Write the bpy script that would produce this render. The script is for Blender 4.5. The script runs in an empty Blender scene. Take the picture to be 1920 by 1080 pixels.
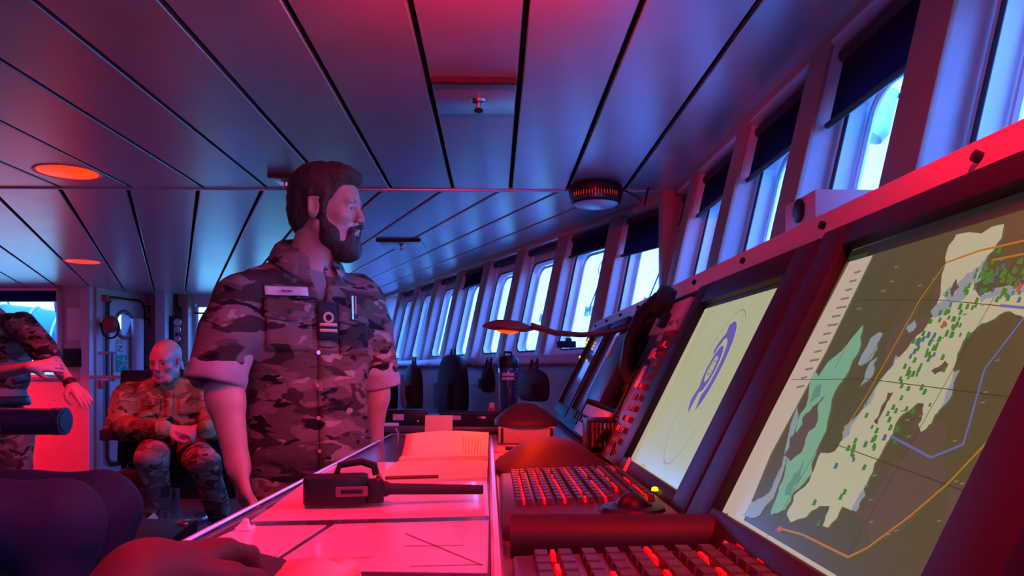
import bpy, bmesh, math, random
import numpy as np
from mathutils import Vector, Matrix, Euler
random.seed(7)
S = bpy.context.scene
COL = S.collection
FPX = 1430.0; HY = 695.0; CZ = 1.20; CEIL = 2.15
# ---------------------------------------------------------------- camera
cam = bpy.data.cameras.new('bridge_camera')
cam.sensor_width = 36.0; cam.lens = FPX / 1920 * 36.0
cam.shift_y = (HY - 540) / 1920.0
cam.clip_start = 0.02
camo = bpy.data.objects.new('bridge_camera', cam); COL.objects.link(camo)
camo.location = (0, 0, CZ); camo.rotation_euler = (math.pi / 2, 0, 0)
S.camera = camo
# ---------------------------------------------------------------- colour management
S.view_settings.view_transform = 'Standard'
S.view_settings.look = 'None'
S.view_settings.exposure = 0.0
S.view_settings.gamma = 1.0
S.view_settings.use_curve_mapping = False
# ---------------------------------------------------------------- overcast sky, cold against the red night lamps
w = bpy.data.worlds.new('overcast_sky'); S.world = w; w.use_nodes = True
nt = w.node_tree; nt.nodes.clear()
wo = nt.nodes.new('ShaderNodeOutputWorld'); bg = nt.nodes.new('ShaderNodeBackground')
tc = nt.nodes.new('ShaderNodeTexCoord'); sx = nt.nodes.new('ShaderNodeSeparateXYZ'); rp = nt.nodes.new('ShaderNodeValToRGB')
nt.links.new(tc.outputs['Generated'], sx.inputs[0]); nt.links.new(sx.outputs['Z'], rp.inputs[0])
rp.color_ramp.elements[0].position = 0.0; rp.color_ramp.elements[0].color = (0.02, 0.07, 0.12, 1)
rp.color_ramp.elements[1].position = 0.01; rp.color_ramp.elements[1].color = (0.062, 0.235, 1.0, 1)
nt.links.new(rp.outputs[0], bg.inputs[0]); bg.inputs[1].default_value = 25.0
nt.links.new(bg.outputs[0], wo.inputs[0])

A1 = math.atan(33 / FPX); A2 = math.atan(632 / FPX)
NR = Matrix.Rotation(A1, 4, 'Z'); FR = Matrix.Rotation(A2, 4, 'Z')
def lamp(name, kind, loc, energy, color, size=0.1, target=None, spot=None, blend=.6):
    l = bpy.data.lights.new(name, kind); l.energy = energy; l.color = color
    if kind == 'AREA': l.shape = 'DISK'; l.size = size; l.spread = math.radians(105)
    elif kind in ('POINT', 'SPOT'): l.shadow_soft_size = size
    if spot: l.spot_size = math.radians(spot); l.spot_blend = blend
    o = bpy.data.objects.new(name, l); COL.objects.link(o); o.location = loc
    if target is not None:
        o.rotation_euler = (Vector(target) - Vector(loc)).to_track_quat('-Z', 'Y').to_euler()
    return o
# ---------------------------------------------------------------- helpers
def P(px, py, D): return Vector(((px - 960) / FPX * D, D, CZ - (py - HY) / FPX * D))
def G(px, py, z):
    D = (CZ - z) * FPX / (py - HY); return Vector(((px - 960) / FPX * D, D, z))
def ray(px, py): return Vector(((px - 960) / FPX, 1, (HY - py) / FPX))
def vlerp(a, b, t): return a + (b - a) * t

_m = {}
def mat(name, col=(.5, .5, .5), rough=.5, metal=0., emit=None, es=1., noise=0., nscale=20., bump=0., bscale=60., coat=0., spec=.5, trans=None):
    if name in _m: return _m[name]
    m = bpy.data.materials.new(name); m.use_nodes = True; n = m.node_tree; b = n.nodes['Principled BSDF']
    b.inputs['Base Color'].default_value = (*col, 1); b.inputs['Roughness'].default_value = rough
    b.inputs['Metallic'].default_value = metal; b.inputs['Specular IOR Level'].default_value = spec
    b.inputs['Coat Weight'].default_value = coat; b.inputs['Coat Roughness'].default_value = .08
    if emit: b.inputs['Emission Color'].default_value = (*emit, 1); b.inputs['Emission Strength'].default_value = es
    t = n.nodes.new('ShaderNodeTexCoord')
    ns = n.nodes.new('ShaderNodeTexNoise'); ns.inputs['Scale'].default_value = nscale; ns.inputs['Detail'].default_value = 5
    n.links.new(t.outputs['Object'], ns.inputs['Vector'])
    if noise:
        r = n.nodes.new('ShaderNodeMapRange'); r.inputs[1].default_value = .3; r.inputs[2].default_value = .7
        r.inputs[3].default_value = 1 - noise; r.inputs[4].default_value = 1 + noise
        n.links.new(ns.outputs[0], r.inputs[0])
        v = n.nodes.new('ShaderNodeVectorMath'); v.operation = 'SCALE'; v.inputs[0].default_value = col
        n.links.new(r.outputs[0], v.inputs['Scale']); n.links.new(v.outputs[0], b.inputs['Base Color'])
    rr = n.nodes.new('ShaderNodeMapRange'); rr.inputs[3].default_value = max(.02, rough - .05); rr.inputs[4].default_value = min(1, rough + .05)
    n.links.new(ns.outputs[0], rr.inputs[0]); n.links.new(rr.outputs[0], b.inputs['Roughness'])
    if bump:
        n2 = n.nodes.new('ShaderNodeTexNoise'); n2.inputs['Scale'].default_value = bscale; n2.inputs['Detail'].default_value = 3
        n.links.new(t.outputs['Object'], n2.inputs['Vector'])
        bp = n.nodes.new('ShaderNodeBump'); bp.inputs['Strength'].default_value = bump; bp.inputs['Distance'].default_value = .004
        n.links.new(n2.outputs[0], bp.inputs['Height']); n.links.new(bp.outputs[0], b.inputs['Normal'])
    _m[name] = m; return m
def glassmat(name, tint=(.9, .97, 1.), refl=.06):
    m = bpy.data.materials.new(name); m.use_nodes = True; n = m.node_tree; n.nodes.clear()
    o = n.nodes.new('ShaderNodeOutputMaterial'); mx = n.nodes.new('ShaderNodeMixShader')
    tr = n.nodes.new('ShaderNodeBsdfTransparent'); tr.inputs[0].default_value = (*tint, 1)
    gl = n.nodes.new('ShaderNodeBsdfGlossy'); gl.inputs['Roughness'].default_value = .03
    lw = n.nodes.new('ShaderNodeLayerWeight'); lw.inputs[0].default_value = .25
    mr = n.nodes.new('ShaderNodeMapRange'); mr.inputs[3].default_value = refl; mr.inputs[4].default_value = .6
    n.links.new(lw.outputs['Facing'], mr.inputs[0])
    n.links.new(mr.outputs[0], mx.inputs[0])
    n.links.new(tr.outputs[0], mx.inputs[1]); n.links.new(gl.outputs[0], mx.inputs[2]); n.links.new(mx.outputs[0], o.inputs[0])
    return m
def camo_mat(name, cols, scale=9., sheen=0., zs=1.7, bump=.3):
    m = bpy.data.materials.new(name); m.use_nodes = True; n = m.node_tree; b = n.nodes['Principled BSDF']
    b.inputs['Roughness'].default_value = .85; b.inputs['Specular IOR Level'].default_value = .15
    t = n.nodes.new('ShaderNodeTexCoord')
    def nz(sc, off, det=2.5):
        mp = n.nodes.new('ShaderNodeMapping'); mp.inputs['Scale'].default_value = (sc, sc, sc * zs); mp.inputs['Location'].default_value = off
        x = n.nodes.new('ShaderNodeTexNoise'); x.inputs['Scale'].default_value = 1; x.inputs['Detail'].default_value = det; x.inputs['Distortion'].default_value = .6
        n.links.new(t.outputs['Object'], mp.inputs[0]); n.links.new(mp.outputs[0], x.inputs['Vector']); return x.outputs[0]
    cur = None
    base = n.nodes.new('ShaderNodeRGB'); base.outputs[0].default_value = (*cols[0], 1); cur = base.outputs[0]
    for i, (c, th, sc) in enumerate(cols[1:]):
        x = nz(scale * sc, (3.1 * i + 1, 7.7 * i, 1.3 * i))
        r = n.nodes.new('ShaderNodeMapRange'); r.inputs[1].default_value = th - .012; r.inputs[2].default_value = th + .012
        n.links.new(x, r.inputs[0])
        mx = n.nodes.new('ShaderNodeMix'); mx.data_type = 'RGBA'
        n.links.new(r.outputs[0], mx.inputs['Factor']); n.links.new(cur, mx.inputs[6]); mx.inputs[7].default_value = (*c, 1)
        cur = mx.outputs[2]
    n.links.new(cur, b.inputs['Base Color'])
    wv = nz(26, (0, 0, 0), 6); bp = n.nodes.new('ShaderNodeBump'); bp.inputs['Strength'].default_value = bump; bp.inputs['Distance'].default_value = .01
    n.links.new(wv, bp.inputs['Height']); n.links.new(bp.outputs[0], b.inputs['Normal'])
    return m

def setp(o, label=None, cat=None, group=None, kind=None):
    if label: o['label'] = label
    if cat: o['category'] = cat
    if group: o['group'] = group
    if kind: o['kind'] = kind
    return o
def thing(name, label=None, cat=None, loc=(0, 0, 0), group=None, kind=None):
    o = bpy.data.objects.new(name, None); COL.objects.link(o); o.location = loc; o.empty_display_size = .05
    return setp(o, label, cat, group, kind)
def attach(o, parent):
    if parent is not None:
        o.parent = parent
        o.matrix_parent_inverse = wm(parent).inverted()
_wm = {}
def wm(o):
    if o.parent is None: return Matrix.Translation(o.location)
    return Matrix.Identity(4)        # part meshes are written in world coordinates
class MB:
    def __init__(s): s.v = []; s.f = []; s.m = []; s.cur = 0
    def add(s, vs, fs, M=None):
        k = len(s.v)
        for p in vs:
            p = Vector(p); s.v.append(M @ p if M is not None else p)
        for f in fs: s.f.append([i + k for i in f]); s.m.append(s.cur)
        return s
    def box(s, c, d, M=None, R=None):
        c = Vector(c); h = Vector(d) / 2; vs = []
        for x in (-1, 1):
            for y in (-1, 1):
                for z in (-1, 1):
                    o = Vector((x * h.x, y * h.y, z * h.z)); vs.append(c + (R @ o if R is not None else o))
        return s.add(vs, [(0, 1, 3, 2), (4, 6, 7, 5), (0, 4, 5, 1), (2, 3, 7, 6), (0, 2, 6, 4), (1, 5, 7, 3)], M)
    def rbox(s, c, d, r, M=None, n=3):
        # box with rounded vertical edges (rounded in local xy)
        w, h = d[0] / 2, d[1] / 2; r = min(r, w * .99, h * .99); pts = []
        for cx, cy, a0 in ((w - r, h - r, 0), (-w + r, h - r, 90), (-w + r, -h + r, 180), (w - r, -h + r, 270)):
            for i in range(n + 1):
                a = math.radians(a0 + 90 * i / n); pts.append((c[0] + cx + r * math.cos(a), c[1] + cy + r * math.sin(a)))
        return s.prism(pts, c[2] - d[2] / 2, c[2] + d[2] / 2, M)
    def prism(s, poly, z0, z1, M=None):
        n = len(poly); vs = [(x, y, z0) for x, y in poly] + [(x, y, z1) for x, y in poly]
        fs = [tuple(range(n))[::-1], tuple(range(n, 2 * n))] + [(i, (i + 1) % n, n + (i + 1) % n, n + i) for i in range(n)]
        return s.add(vs, fs, M)
    def slab(s, pts, th, up=Vector((0, 0, 1))):
        # polygon of world points, given thickness along up
        n = len(pts); vs = [Vector(p) for p in pts] + [Vector(p) + up * th for p in pts]
        fs = [tuple(range(n))[::-1], tuple(range(n, 2 * n))] + [(i, (i + 1) % n, n + (i + 1) % n, n + i) for i in range(n)]
        return s.add(vs, fs)
    def tube(s, pts, r, n=8, M=None, caps=True):
        pts = [Vector(p) for p in pts]; rs = r if isinstance(r, (list, tuple)) else [r] * len(pts)
        vs = []; fs = []; t0 = None; up = None
        for i, p in enumerate(pts):
            t = (pts[min(i + 1, len(pts) - 1)] - pts[max(i - 1, 0)]).normalized()
            if up is None:
                up = Vector((0, 0, 1)) if abs(t.z) < .9 else Vector((1, 0, 0))
            a = t.cross(up).normalized(); b = a.cross(t).normalized(); up = b
            for j in range(n):
                an = 2 * math.pi * j / n; vs.append(p + (a * math.cos(an) + b * math.sin(an)) * rs[i])
        for i in range(len(pts) - 1):
            for j in range(n):
                k = (j + 1) % n; fs.append((i * n + j, i * n + k, (i + 1) * n + k, (i + 1) * n + j))
        if caps: fs.append(tuple(range(n))[::-1]); fs.append(tuple(range((len(pts) - 1) * n, len(pts) * n)))
        return s.add(vs, fs, M)
    def lathe(s, prof, n=24, M=None, a0=0., a1=2 * math.pi):
        vs = []; fs = []; full = abs(a1 - a0 - 2 * math.pi) < 1e-6; m = n if full else n + 1
        for r, z in prof:
            for j in range(m):
                a = a0 + (a1 - a0) * j / n; vs.append((r * math.cos(a), r * math.sin(a), z))
        for i in range(len(prof) - 1):
            for j in range(n):
                k = (j + 1) % m; fs.append((i * m + j, i * m + k, (i + 1) * m + k, (i + 1) * m + j))
        return s.add(vs, fs, M)
    def build(s, name, material, parent=None, smooth=False, bevel=0., bseg=2, solid=0., subsurf=0, sang=40):
        me = bpy.data.meshes.new(name); me.from_pydata([tuple(v) for v in s.v], [], s.f)
        ms = material if isinstance(material, (list, tuple)) else [material]
        for x in ms: me.materials.append(x)
        if len(ms) > 1: me.polygons.foreach_set('material_index', s.m)
        bm = bmesh.new(); bm.from_mesh(me)
        bmesh.ops.recalc_face_normals(bm, faces=bm.faces)
        if bevel:
            es = [e for e in bm.edges if len(e.link_faces) == 2 and e.calc_face_angle(0) > .5]
            bmesh.ops.bevel(bm, geom=es, offset=bevel, segments=bseg, affect='EDGES', profile=.5, clamp_overlap=True)
        bm.to_mesh(me); bm.free()
        o = bpy.data.objects.new(name, me); COL.objects.link(o)
        if smooth or bevel:
            me.polygons.foreach_set('use_smooth', [True] * len(me.polygons))
            try: me.set_sharp_from_angle(angle=math.radians(sang))
            except Exception: pass
        if solid:
            md = o.modifiers.new('thick', 'SOLIDIFY'); md.thickness = solid; md.offset = 0
        if subsurf:
            md = o.modifiers.new('sub', 'SUBSURF'); md.levels = md.render_levels = subsurf
        attach(o, parent); return o
def rrect(w, h, r, n=5, cx=0, cy=0):
    pts = []
    for x, y, a0 in ((w / 2 - r, h / 2 - r, 0), (-w / 2 + r, h / 2 - r, 90), (-w / 2 + r, -h / 2 + r, 180), (w / 2 - r, -h / 2 + r, 270)):
        for i in range(n + 1):
            a = math.radians(a0 + 90 * i / n); pts.append((cx + x + r * math.cos(a), cy + y + r * math.sin(a)))
    return pts
def text(body, size, M, material, parent, name='lettering', depth=.0006):
    c = bpy.data.curves.new(name, 'FONT'); c.body = body; c.size = size; c.extrude = depth; c.align_x = 'CENTER'; c.align_y = 'CENTER'
    t = bpy.data.objects.new(name, c); COL.objects.link(t)
    dg = bpy.context.evaluated_depsgraph_get(); me = bpy.data.meshes.new_from_object(t.evaluated_get(dg)); bpy.data.objects.remove(t)
    me.transform(M); me.materials.clear(); me.materials.append(material)
    o = bpy.data.objects.new(name, me); COL.objects.link(o); attach(o, parent); return o
def frame(o, x, y, z=None):
    x = Vector(x).normalized(); y = Vector(y).normalized(); z = x.cross(y).normalized()
    return Matrix(((x.x, y.x, z.x, o[0]), (x.y, y.y, z.y, o[1]), (x.z, y.z, z.z, o[2]), (0, 0, 0, 1)))
# ---------------------------------------------------------------- materials
M_panel = mat('satin_ceiling_metal', (.50, .48, .52), .30, .6, noise=.05, nscale=6, bump=.03, bscale=90)
M_void = mat('dark_void', (.03, .012, .015), .9)
M_white = mat('ship_white_paint', (.5, .47, .52), .45, noise=.04, bump=.05, bscale=30)
M_brown = mat('brown_pillar_trim', (.34, .17, .14), .5, noise=.06)
M_black = mat('black_plastic', (.012, .010, .014), .42, bump=.08, bscale=300, spec=.3)
M_bezel = mat('dark_bezel', (.018, .010, .013), .5, spec=.22, bump=.05, bscale=300)
M_rubber = mat('black_rubber', (.012, .012, .014), .6)
M_frame = mat('painted_window_frame', (.7, .72, .75), .35)
M_steel = mat('brushed_steel', (.6, .6, .62), .28, 1.)
M_glass = glassmat('window_glass')
M_paper = mat('white_paper', (.8, .78, .76), .7, noise=.04, nscale=12)
M_desk = mat('grey_desk_laminate', (.12, .1, .13), .35, noise=.05)
M_fabric = mat('black_fabric', (.02, .018, .025), .9, bump=.4, bscale=120)
M_navy = mat('navy_cloth', (.008, .009, .035), .85, bump=.4, bscale=60)
M_red = mat('red_plastic', (.5, .03, .02), .4)
# ================================================================ ROOM SHELL
SEAM = 4.02     # distance (near frame) at which the ceiling strips change direction
def Nw(x, y, z): return NR @ Vector((x, y, z))
def Fw(x, y, z): return FR @ Vector((x, y, z))
fl = MB(); fl.box((-2, 4.5, -.05), (14, 16, .1)); floor = setp(fl.build('floor', mat('dark_deck_covering', (.05, .03, .035), .75, noise=.2, nscale=3)), kind='structure')
# ceiling: dark backing with one object per strip
cb = MB()
def isect(p, d, q, e):
    det = d.x * -e.y + e.x * d.y; r = q - p; t = (r.x * -e.y + e.x * r.y) / det; return p + d * t
_n0 = Nw(1.2, -1.8, 0).xy; _f1 = Fw(2.62, 9.9, 0).xy; _c = isect(_n0, (Nw(1.2, 1, 0) - Nw(1.2, 0, 0)).xy, _f1, (Fw(2.62, 1, 0) - Fw(2.62, 0, 0)).xy)
cb.prism([(-6.9, -1.8), tuple(_n0), tuple(_c), tuple(_f1), (-6.9, 9.9)], CEIL + .05, CEIL + .11); ceiling = setp(cb.build('ceiling', M_void), kind='structure')
GAP = .009
def strip(poly):
    # poly of world xy points; a shallow metal tray with lit lips
    m = MB(); m.prism(poly, CEIL, CEIL + .022); o = m.build('ceiling_panel', M_panel, ceiling, bevel=.003, bseg=1); return o
ns = [-4.6, -4.22, -3.85, -3.48, -3.11, -2.74, -2.245, -1.88, -1.51, -1.183, -.857, -.54, -.218, .084, .383, .682, .985]
for a, b in zip(ns[:-1], ns[1:]):
    strip([Nw(a + GAP, -1.6, 0).xy, Nw(b - GAP, -1.6, 0).xy, Nw(b - GAP, SEAM - .012, 0).xy, Nw(a + GAP, SEAM - .012, 0).xy])
FtoN = NR.inverted() @ FR
def f_at_seam(x, s):
    # y in far frame where near-frame y equals s
    lo, hi = -6., 14.
    for _ in range(40):
        mid = (lo + hi) / 2
        if (FtoN @ Vector((x, mid, 0))).y < s: lo = mid
        else: hi = mid
    return lo
fs_ = [-3.4, -3.09, -2.78, -2.47, -2.16, -1.85, -1.54, -1.22, -.883, -.55, -.225, .112, .42, .722, 1.0, 1.29, 1.57, 1.86, 2.14, 2.44]
for a, b in zip(fs_[:-1], fs_[1:]):
    a2, b2 = a + GAP, b - GAP
    strip([Fw(a2, f_at_seam(a2, SEAM + .012), 0).xy, Fw(b2, f_at_seam(b2, SEAM + .012), 0).xy, Fw(b2, 9.75 + .44 * (2.44 - b2) if b2 > .5 else 10.6, 0).xy, Fw(a2, 9.75 + .44 * (2.44 - a2) if a2 > .5 else 10.6, 0).xy])
tb = MB(); tb.box((-1.9, SEAM, CEIL + .003), (5.9, .03, .018), NR)
setp(tb.build('trim_1', mat('seam_profile', (.45, .45, .52), .35, .4), bevel=.003), kind='structure')

# --- window walls.  t along wall, h up the lean, o outwards
TH = math.atan(.23); CT, ST = math.cos(TH), math.sin(TH)
def wallM(rot, x0): return rot @ frame((x0, 0, CZ), (0, 1, 0), (ST, 0, CT)) # local x=t, y=h, z=o(outward)
WN = wallM(NR, .73); WF = wallM(FR, 2.2015)
o_test = (WN.to_3x3() @ Vector((0, 0, 1)))
OS = 1 if o_test.x > 0 else -1
def wb(m, M, t0, t1, h0, h1, o0, o1): m.box(((t0 + t1) / 2, (h0 + h1) / 2, OS * (o0 + o1) / 2), (abs(t1 - t0), abs(h1 - h0), abs(o1 - o0)), M)
HB, HT = .09, .985; WH0, WH1 = .165, .835
near_p = [(-.62), (.05), (.755), (1.469), (2.115), (2.80), (3.50)]
near_p = [p for p in near_p]
far_p = [3.155, 3.84, 4.525, 5.21, 5.895, 6.58, 7.265, 7.95, 8.635]
PW = .145
winN = [0]
wall_right = MB()
def pillar(M, t):
    a = MB(); wb(a, M, t + .004, t + PW - .004, HB, HT, .012, .10)
    winN[0] += 0
    p = setp(a.build('trim_2', M_white, bevel=.004), kind='structure')
    b = MB(); wb(b, M, t, t + PW, HB, HT, 0, .012); b.build('pillar_facing', M_brown, p, bevel=.003)
def bay(M, t0, t1, blind=0., wiper=True, lab=''):
    # t0..t1 clear width between pillars
    winN[0] += 1; i = winN[0]
    tc_, hc = (t0 + t1) / 2, (WH0 + WH1) / 2; ww = min(.50, (t1 - t0) - .06); hh = WH1 - WH0
    root = setp(thing('window_%d' % i), kind='structure')
    # inner plate with rounded opening
    inner = rrect(ww, hh, .075, 6, tc_, hc); m = MB(); n = len(inner)
    outer = []
    for (x, y) in inner:
        dx, dy = x - tc_, y - hc; sc = min((t1 - t0) / 2 / max(abs(dx), 1e-6), ((HT - hc) if dy > 0 else (hc - HB)) / max(abs(dy), 1e-6)); outer.append((tc_ + dx * sc, hc + dy * sc))
    # force corner points
    vs = [(x, y, OS * .085) for x, y in inner] + [(x, y, OS * .085) for x, y in outer] + [(x, y, OS * .145) for x, y in inner]
    fs = [(k, (k + 1) % n, n + (k + 1) % n, n + k) for k in range(n)] + [(k, (k + 1) % n, 2 * n + (k + 1) % n, 2 * n + k) for k in range(n)]
    m.add(vs, fs, M)
    # corner fill
    for cx, cy in ((t0, HB), (t1, HB), (t0, HT), (t1, HT)):
        wb(m, M, cx - .012 if cx == t1 else cx, cx if cx == t1 else cx + .012, min(cy, cy + (.05 if cy == HB else -.05)), max(cy, cy + (.05 if cy == HB else -.05)), .086, .1)
    wb(m, M, t0, t0 + .028, HB, HT, .088, .1); wb(m, M, t1 - .028, t1, HB, HT, .088, .1); wb(m, M, t0, t1, HB, WH0 - .002, .088, .1); wb(m, M, t0, t1, WH1 + .002, HT, .088, .1)
    m.build('window_plate', M_frame, root)
    # rubber seal ring
    for nm, grow, o_, r_, mt in (('rubber_seal', .004, .083, .006, M_rubber), ('outer_clamp_frame', -.014, .142, .010, M_frame)):
        k = MB(); pts = [M @ Vector((x, y, OS * o_)) for x, y in rrect(ww + 2 * grow, hh + 2 * grow, .075, 6, tc_, hc)]
        k.tube(pts + [pts[0]], r_, 6, caps=False); k.build(nm, mt, root, smooth=True)
    g = MB(); wb(g, M, tc_ - ww / 2, tc_ + ww / 2, hc - hh / 2, hc + hh / 2, .155, .159); g.build('pane', M_glass, root)
    # blind pelmet rail always present, fabric only where drawn
    b = setp(thing('roller_blind', loc=M @ Vector((tc_, HT - .09, OS * .03))), 'roller blind ' + lab, 'blind', 'roller blinds over the bridge windows')
    r = MB(); r.tube([M @ Vector((t0 + .012, HT - .075, OS * .045)), M @ Vector((t1 - .012, HT - .075, OS * .045))], .02, 10); r.build('roller', M_fabric, b, smooth=True)
    r = MB(); wb(r, M, t0 + .005, t1 - .005, HT - .05, HT - .035, .0, .07); r.build('head_rail', mat('pale_rail', (.6, .6, .62), .3, .5), b, bevel=.002)
    if blind:
        r = MB(); wb(r, M, t0 + .02, t1 - .02, HT - .08 - blind, HT - .075, .040, .0415)
        r.build('blind_fabric', M_blind, b)
        r = MB(); r.tube([M @ Vector((t0 + .008, HT - .085 - blind, OS * .04)), M @ Vector((t1 - .008, HT - .085 - blind, OS * .04))], .009, 8); r.build('bottom_bar', M_black, b, smooth=True)
    if wiper:
        q = setp(thing('window_wiper', loc=M @ Vector((tc_, hc, OS * .22))), 'thin window wiper outside the pane ' + lab, 'wiper')
        r = MB(); x0, x1 = tc_ + .10, tc_ - .1
        r.tube([M @ Vector((tc_ + .02, WH1 - .10, OS * .19)), M @ Vector((tc_ + .13, hc - .03, OS * .195)), ], .005, 6); r.build('wiper_arm', M_black, q)
        r = MB(); wb(r, M, tc_ + .09, tc_ + .17, hc - .055, hc - .035, .185, .2); wb(r, M, tc_ + .09, tc_ + .105, hc - .085, hc - .02, .185, .21); wb(r, M, tc_ + .155, tc_ + .17, hc - .085, hc - .02, .185, .21); r.build('blade_bracket', M_frame, q)
        r = MB(); pts = [M @ Vector((tc_ + .05 + .055 * math.cos(a), WH1 - .1 + .055 * math.sin(a), OS * .19)) for a in [k * math.pi / 8 for k in range(17)]]
        r.tube(pts, .003, 5); r.build('cable_loop', M_black, q)
# blind fabric: dark blue cloth that lets some sky through
M_blind = bpy.data.materials.new('dark_blue_blind_cloth'); M_blind.use_nodes = True
_n = M_blind.node_tree; _n.nodes.clear(); _o = _n.nodes.new('ShaderNodeOutputMaterial'); _x = _n.nodes.new('ShaderNodeMixShader'); _d = _n.nodes.new('ShaderNodeBsdfDiffuse'); _t = _n.nodes.new('ShaderNodeBsdfTranslucent')
_d.inputs[0].default_value = (.02, .015, .05, 1); _t.inputs[0].default_value = (.02, .07, .16, 1); _x.inputs[0].default_value = .5
_w = _n.nodes.new('ShaderNodeTexWave'); _w.inputs['Scale'].default_value = 60; _bp = _n.nodes.new('ShaderNodeBump'); _bp.inputs['Strength'].default_value = .1; _n.links.new(_w.outputs[0], _bp.inputs['Height']); _n.links.new(_bp.outputs[0], _d.inputs['Normal'])
_n.links.new(_d.outputs[0], _x.inputs[1]); _n.links.new(_t.outputs[0], _x.inputs[2]); _n.links.new(_x.outputs[0], _o.inputs[0])

for t in near_p + [far_p[0] + 0] if False else near_p: pillar(WN, t)
for t in far_p: pillar(WF, t)
labN = {0: 'rolled up, nearest window, behind the camera', 1: 'rolled up, just outside the right edge', 2: 'rolled up, at the right edge of the picture', 3: 'partly drawn, over the large window above the chart display', 4: 'partly drawn, over the window left of the white box', 5: 'partly drawn, over the narrow window above the radar display'}
for k in range(len(near_p) - 1):
    bay(WN, near_p[k] + PW, near_p[k + 1], {0: .0, 1: 0, 2: 0, 3: .19, 4: .17, 5: .16}.get(k, 0.1), k in (3, 4), labN.get(k, 'x'))
bay(WN, near_p[-1] + PW, 3.9, .12, True, 'just before the bend of the window wall')
far_bl = [.20, .11, 0, 0, .12, 0, 0, .0]
fl_lab = ['first beyond the hanging phone, its cloth partly down', 'second far window, its cloth lowered a little', 'above the bottle, rolled up', 'left of the bottle, rolled up', 'over the fifth far window, slightly lowered', 'over the sixth far window, rolled up', 'over the seventh far window, rolled up', 'over the last far window by the corner']
for k in range(8): bay(WF, far_p[k] + PW, far_p[k + 1], far_bl[k], k in (0, 1, 2, 6), fl_lab[k])
# corner post at the bend, solid wall below and band above
m = MB(); m.box((.93, 4.03, (CZ + HB + CEIL) / 2), (.10, .10, CEIL - CZ - HB), NR); 
setp(m.build('trim_3', M_brown, bevel=.01), kind='structure')
FL5 = None
def ledge(rot, x0, y0, y1, name):
    global FL5
    # sill shelf with a lavender rail face, wall below
    m = MB(); m.prism([(x0 - .10, CZ + .100), (x0 + .13, CZ + .100), (x0 + .13, CZ + .04), (x0 - .085, CZ + .03), (x0 - .10, CZ + .045)], y0, y1, rot @ Matrix(((1, 0, 0, 0), (0, 0, 1, 0), (0, 1, 0, 0), (0, 0, 0, 1))))
    FL5 = setp(m.build(name, mat('sill_paint', (.5, .36, .5), .4), bevel=.004), kind='structure')
ledge(NR, .73, -.8, 4.05, 'trim_4'); ledge(FR, 2.2015, 3.1, 9.6, 'trim_5')
m = MB(); m.box((.83, 1.5, (CZ + .04) / 2), (.06, 5.2, CZ + .04), NR); setp(m.build('wall_right', M_white), kind='structure')
m = MB(); m.box((2.2015 + .05, 6.35, (CZ + .04) / 2), (.06, 6.9, CZ + .04), FR); setp(m.build('wall_front', M_white), kind='structure')
# top cove running along both window walls
m = MB(); m.box((1.0, 1.4, CEIL - .012), (.11, 5.3, .05), NR); m.box((2.455, 6.4, CEIL - .012), (.11, 6.6, .05), FR); setp(m.build('trim_6', M_brown, bevel=.008), kind='structure')
m = MB(); m.box((1.13, 1.4, CEIL + .02), (.2, 5.4, .1), NR); m.box((2.58, 6.4, CEIL + .02), (.2, 6.8, .1), FR); setp(m.build('trim_7', M_void), kind='structure')

# --- back wall (world Y = 9.6) with windows, oblique left wall with the outer door, red wall
YB = 9.6
bx0, bx1 = -4.60, -1.38
def wx(px, D): return (px - 960) / FPX * D
def wz(py, D): return CZ - (py - HY) / FPX * D
win_x = [(wx(366, YB), wx(366, YB) + .55), (-3.25, -2.7), (-2.55, -2.0)]
z0w, z1w = wz(686, YB), wz(571, YB)
m = MB()
def wbx(m, x0, x1, z0, z1, y0=YB, y1=YB + .12): m.box(((x0 + x1) / 2, (y0 + y1) / 2, (z0 + z1) / 2), (x1 - x0, y1 - y0, z1 - z0))
wbx(m, bx0, bx1, 0, z0w); wbx(m, bx0, bx1, z1w, CEIL + .02)
edges = [bx0] + [e for a in win_x for e in a] + [bx1]
for a, b in zip(edges[::2], edges[1::2]): wbx(m, a, b, z0w, z1w)
setp(m.build('wall_back', M_white), kind='structure')
for a, b in win_x:
    winN[0] += 1
    r = setp(thing('window_%d' % winN[0]), kind='structure')
    m = MB(); pts = [Vector((x, YB + .02, z)) for x, z in rrect(b - a - .03, z1w - z0w - .03, .03, 3, (a + b) / 2, (z0w + z1w) / 2)]
    m.tube(pts + [pts[0]], .022, 6, caps=False); m.build('window_frame', M_frame, r, smooth=True)
    m = MB(); wbx(m, a, b, z0w, z1w, YB + .07, YB + .076); m.build('pane', M_glass, r)
    m = MB(); wbx(m, a, b, z1w - .12, z1w - .10, YB - .03, YB + .02); m.build('pane_bar', M_black, r)
# brown column and equipment recess beside it
m = MB(); wbx(m, wx(337, 9.5), wx(356, 9.5), wz(686, 9.5), CEIL, 9.45, 9.6); setp(m.build('trim_8', M_brown, bevel=.005), kind='structure')
# projecting white pier
m = MB(); wbx(m, wx(294, 9.3), wx(313, 9.3), 0, CEIL, 9.25, 9.6); setp(m.build('trim_9', M_white, bevel=.005), kind='structure')
m = MB(); wbx(m, wx(352, 9.5), wx(470, 9.5), wz(705, 9.4), wz(688, 9.4), 9.3, 9.6); setp(m.build('trim_10', M_white, bevel=.005), kind='structure')
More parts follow.
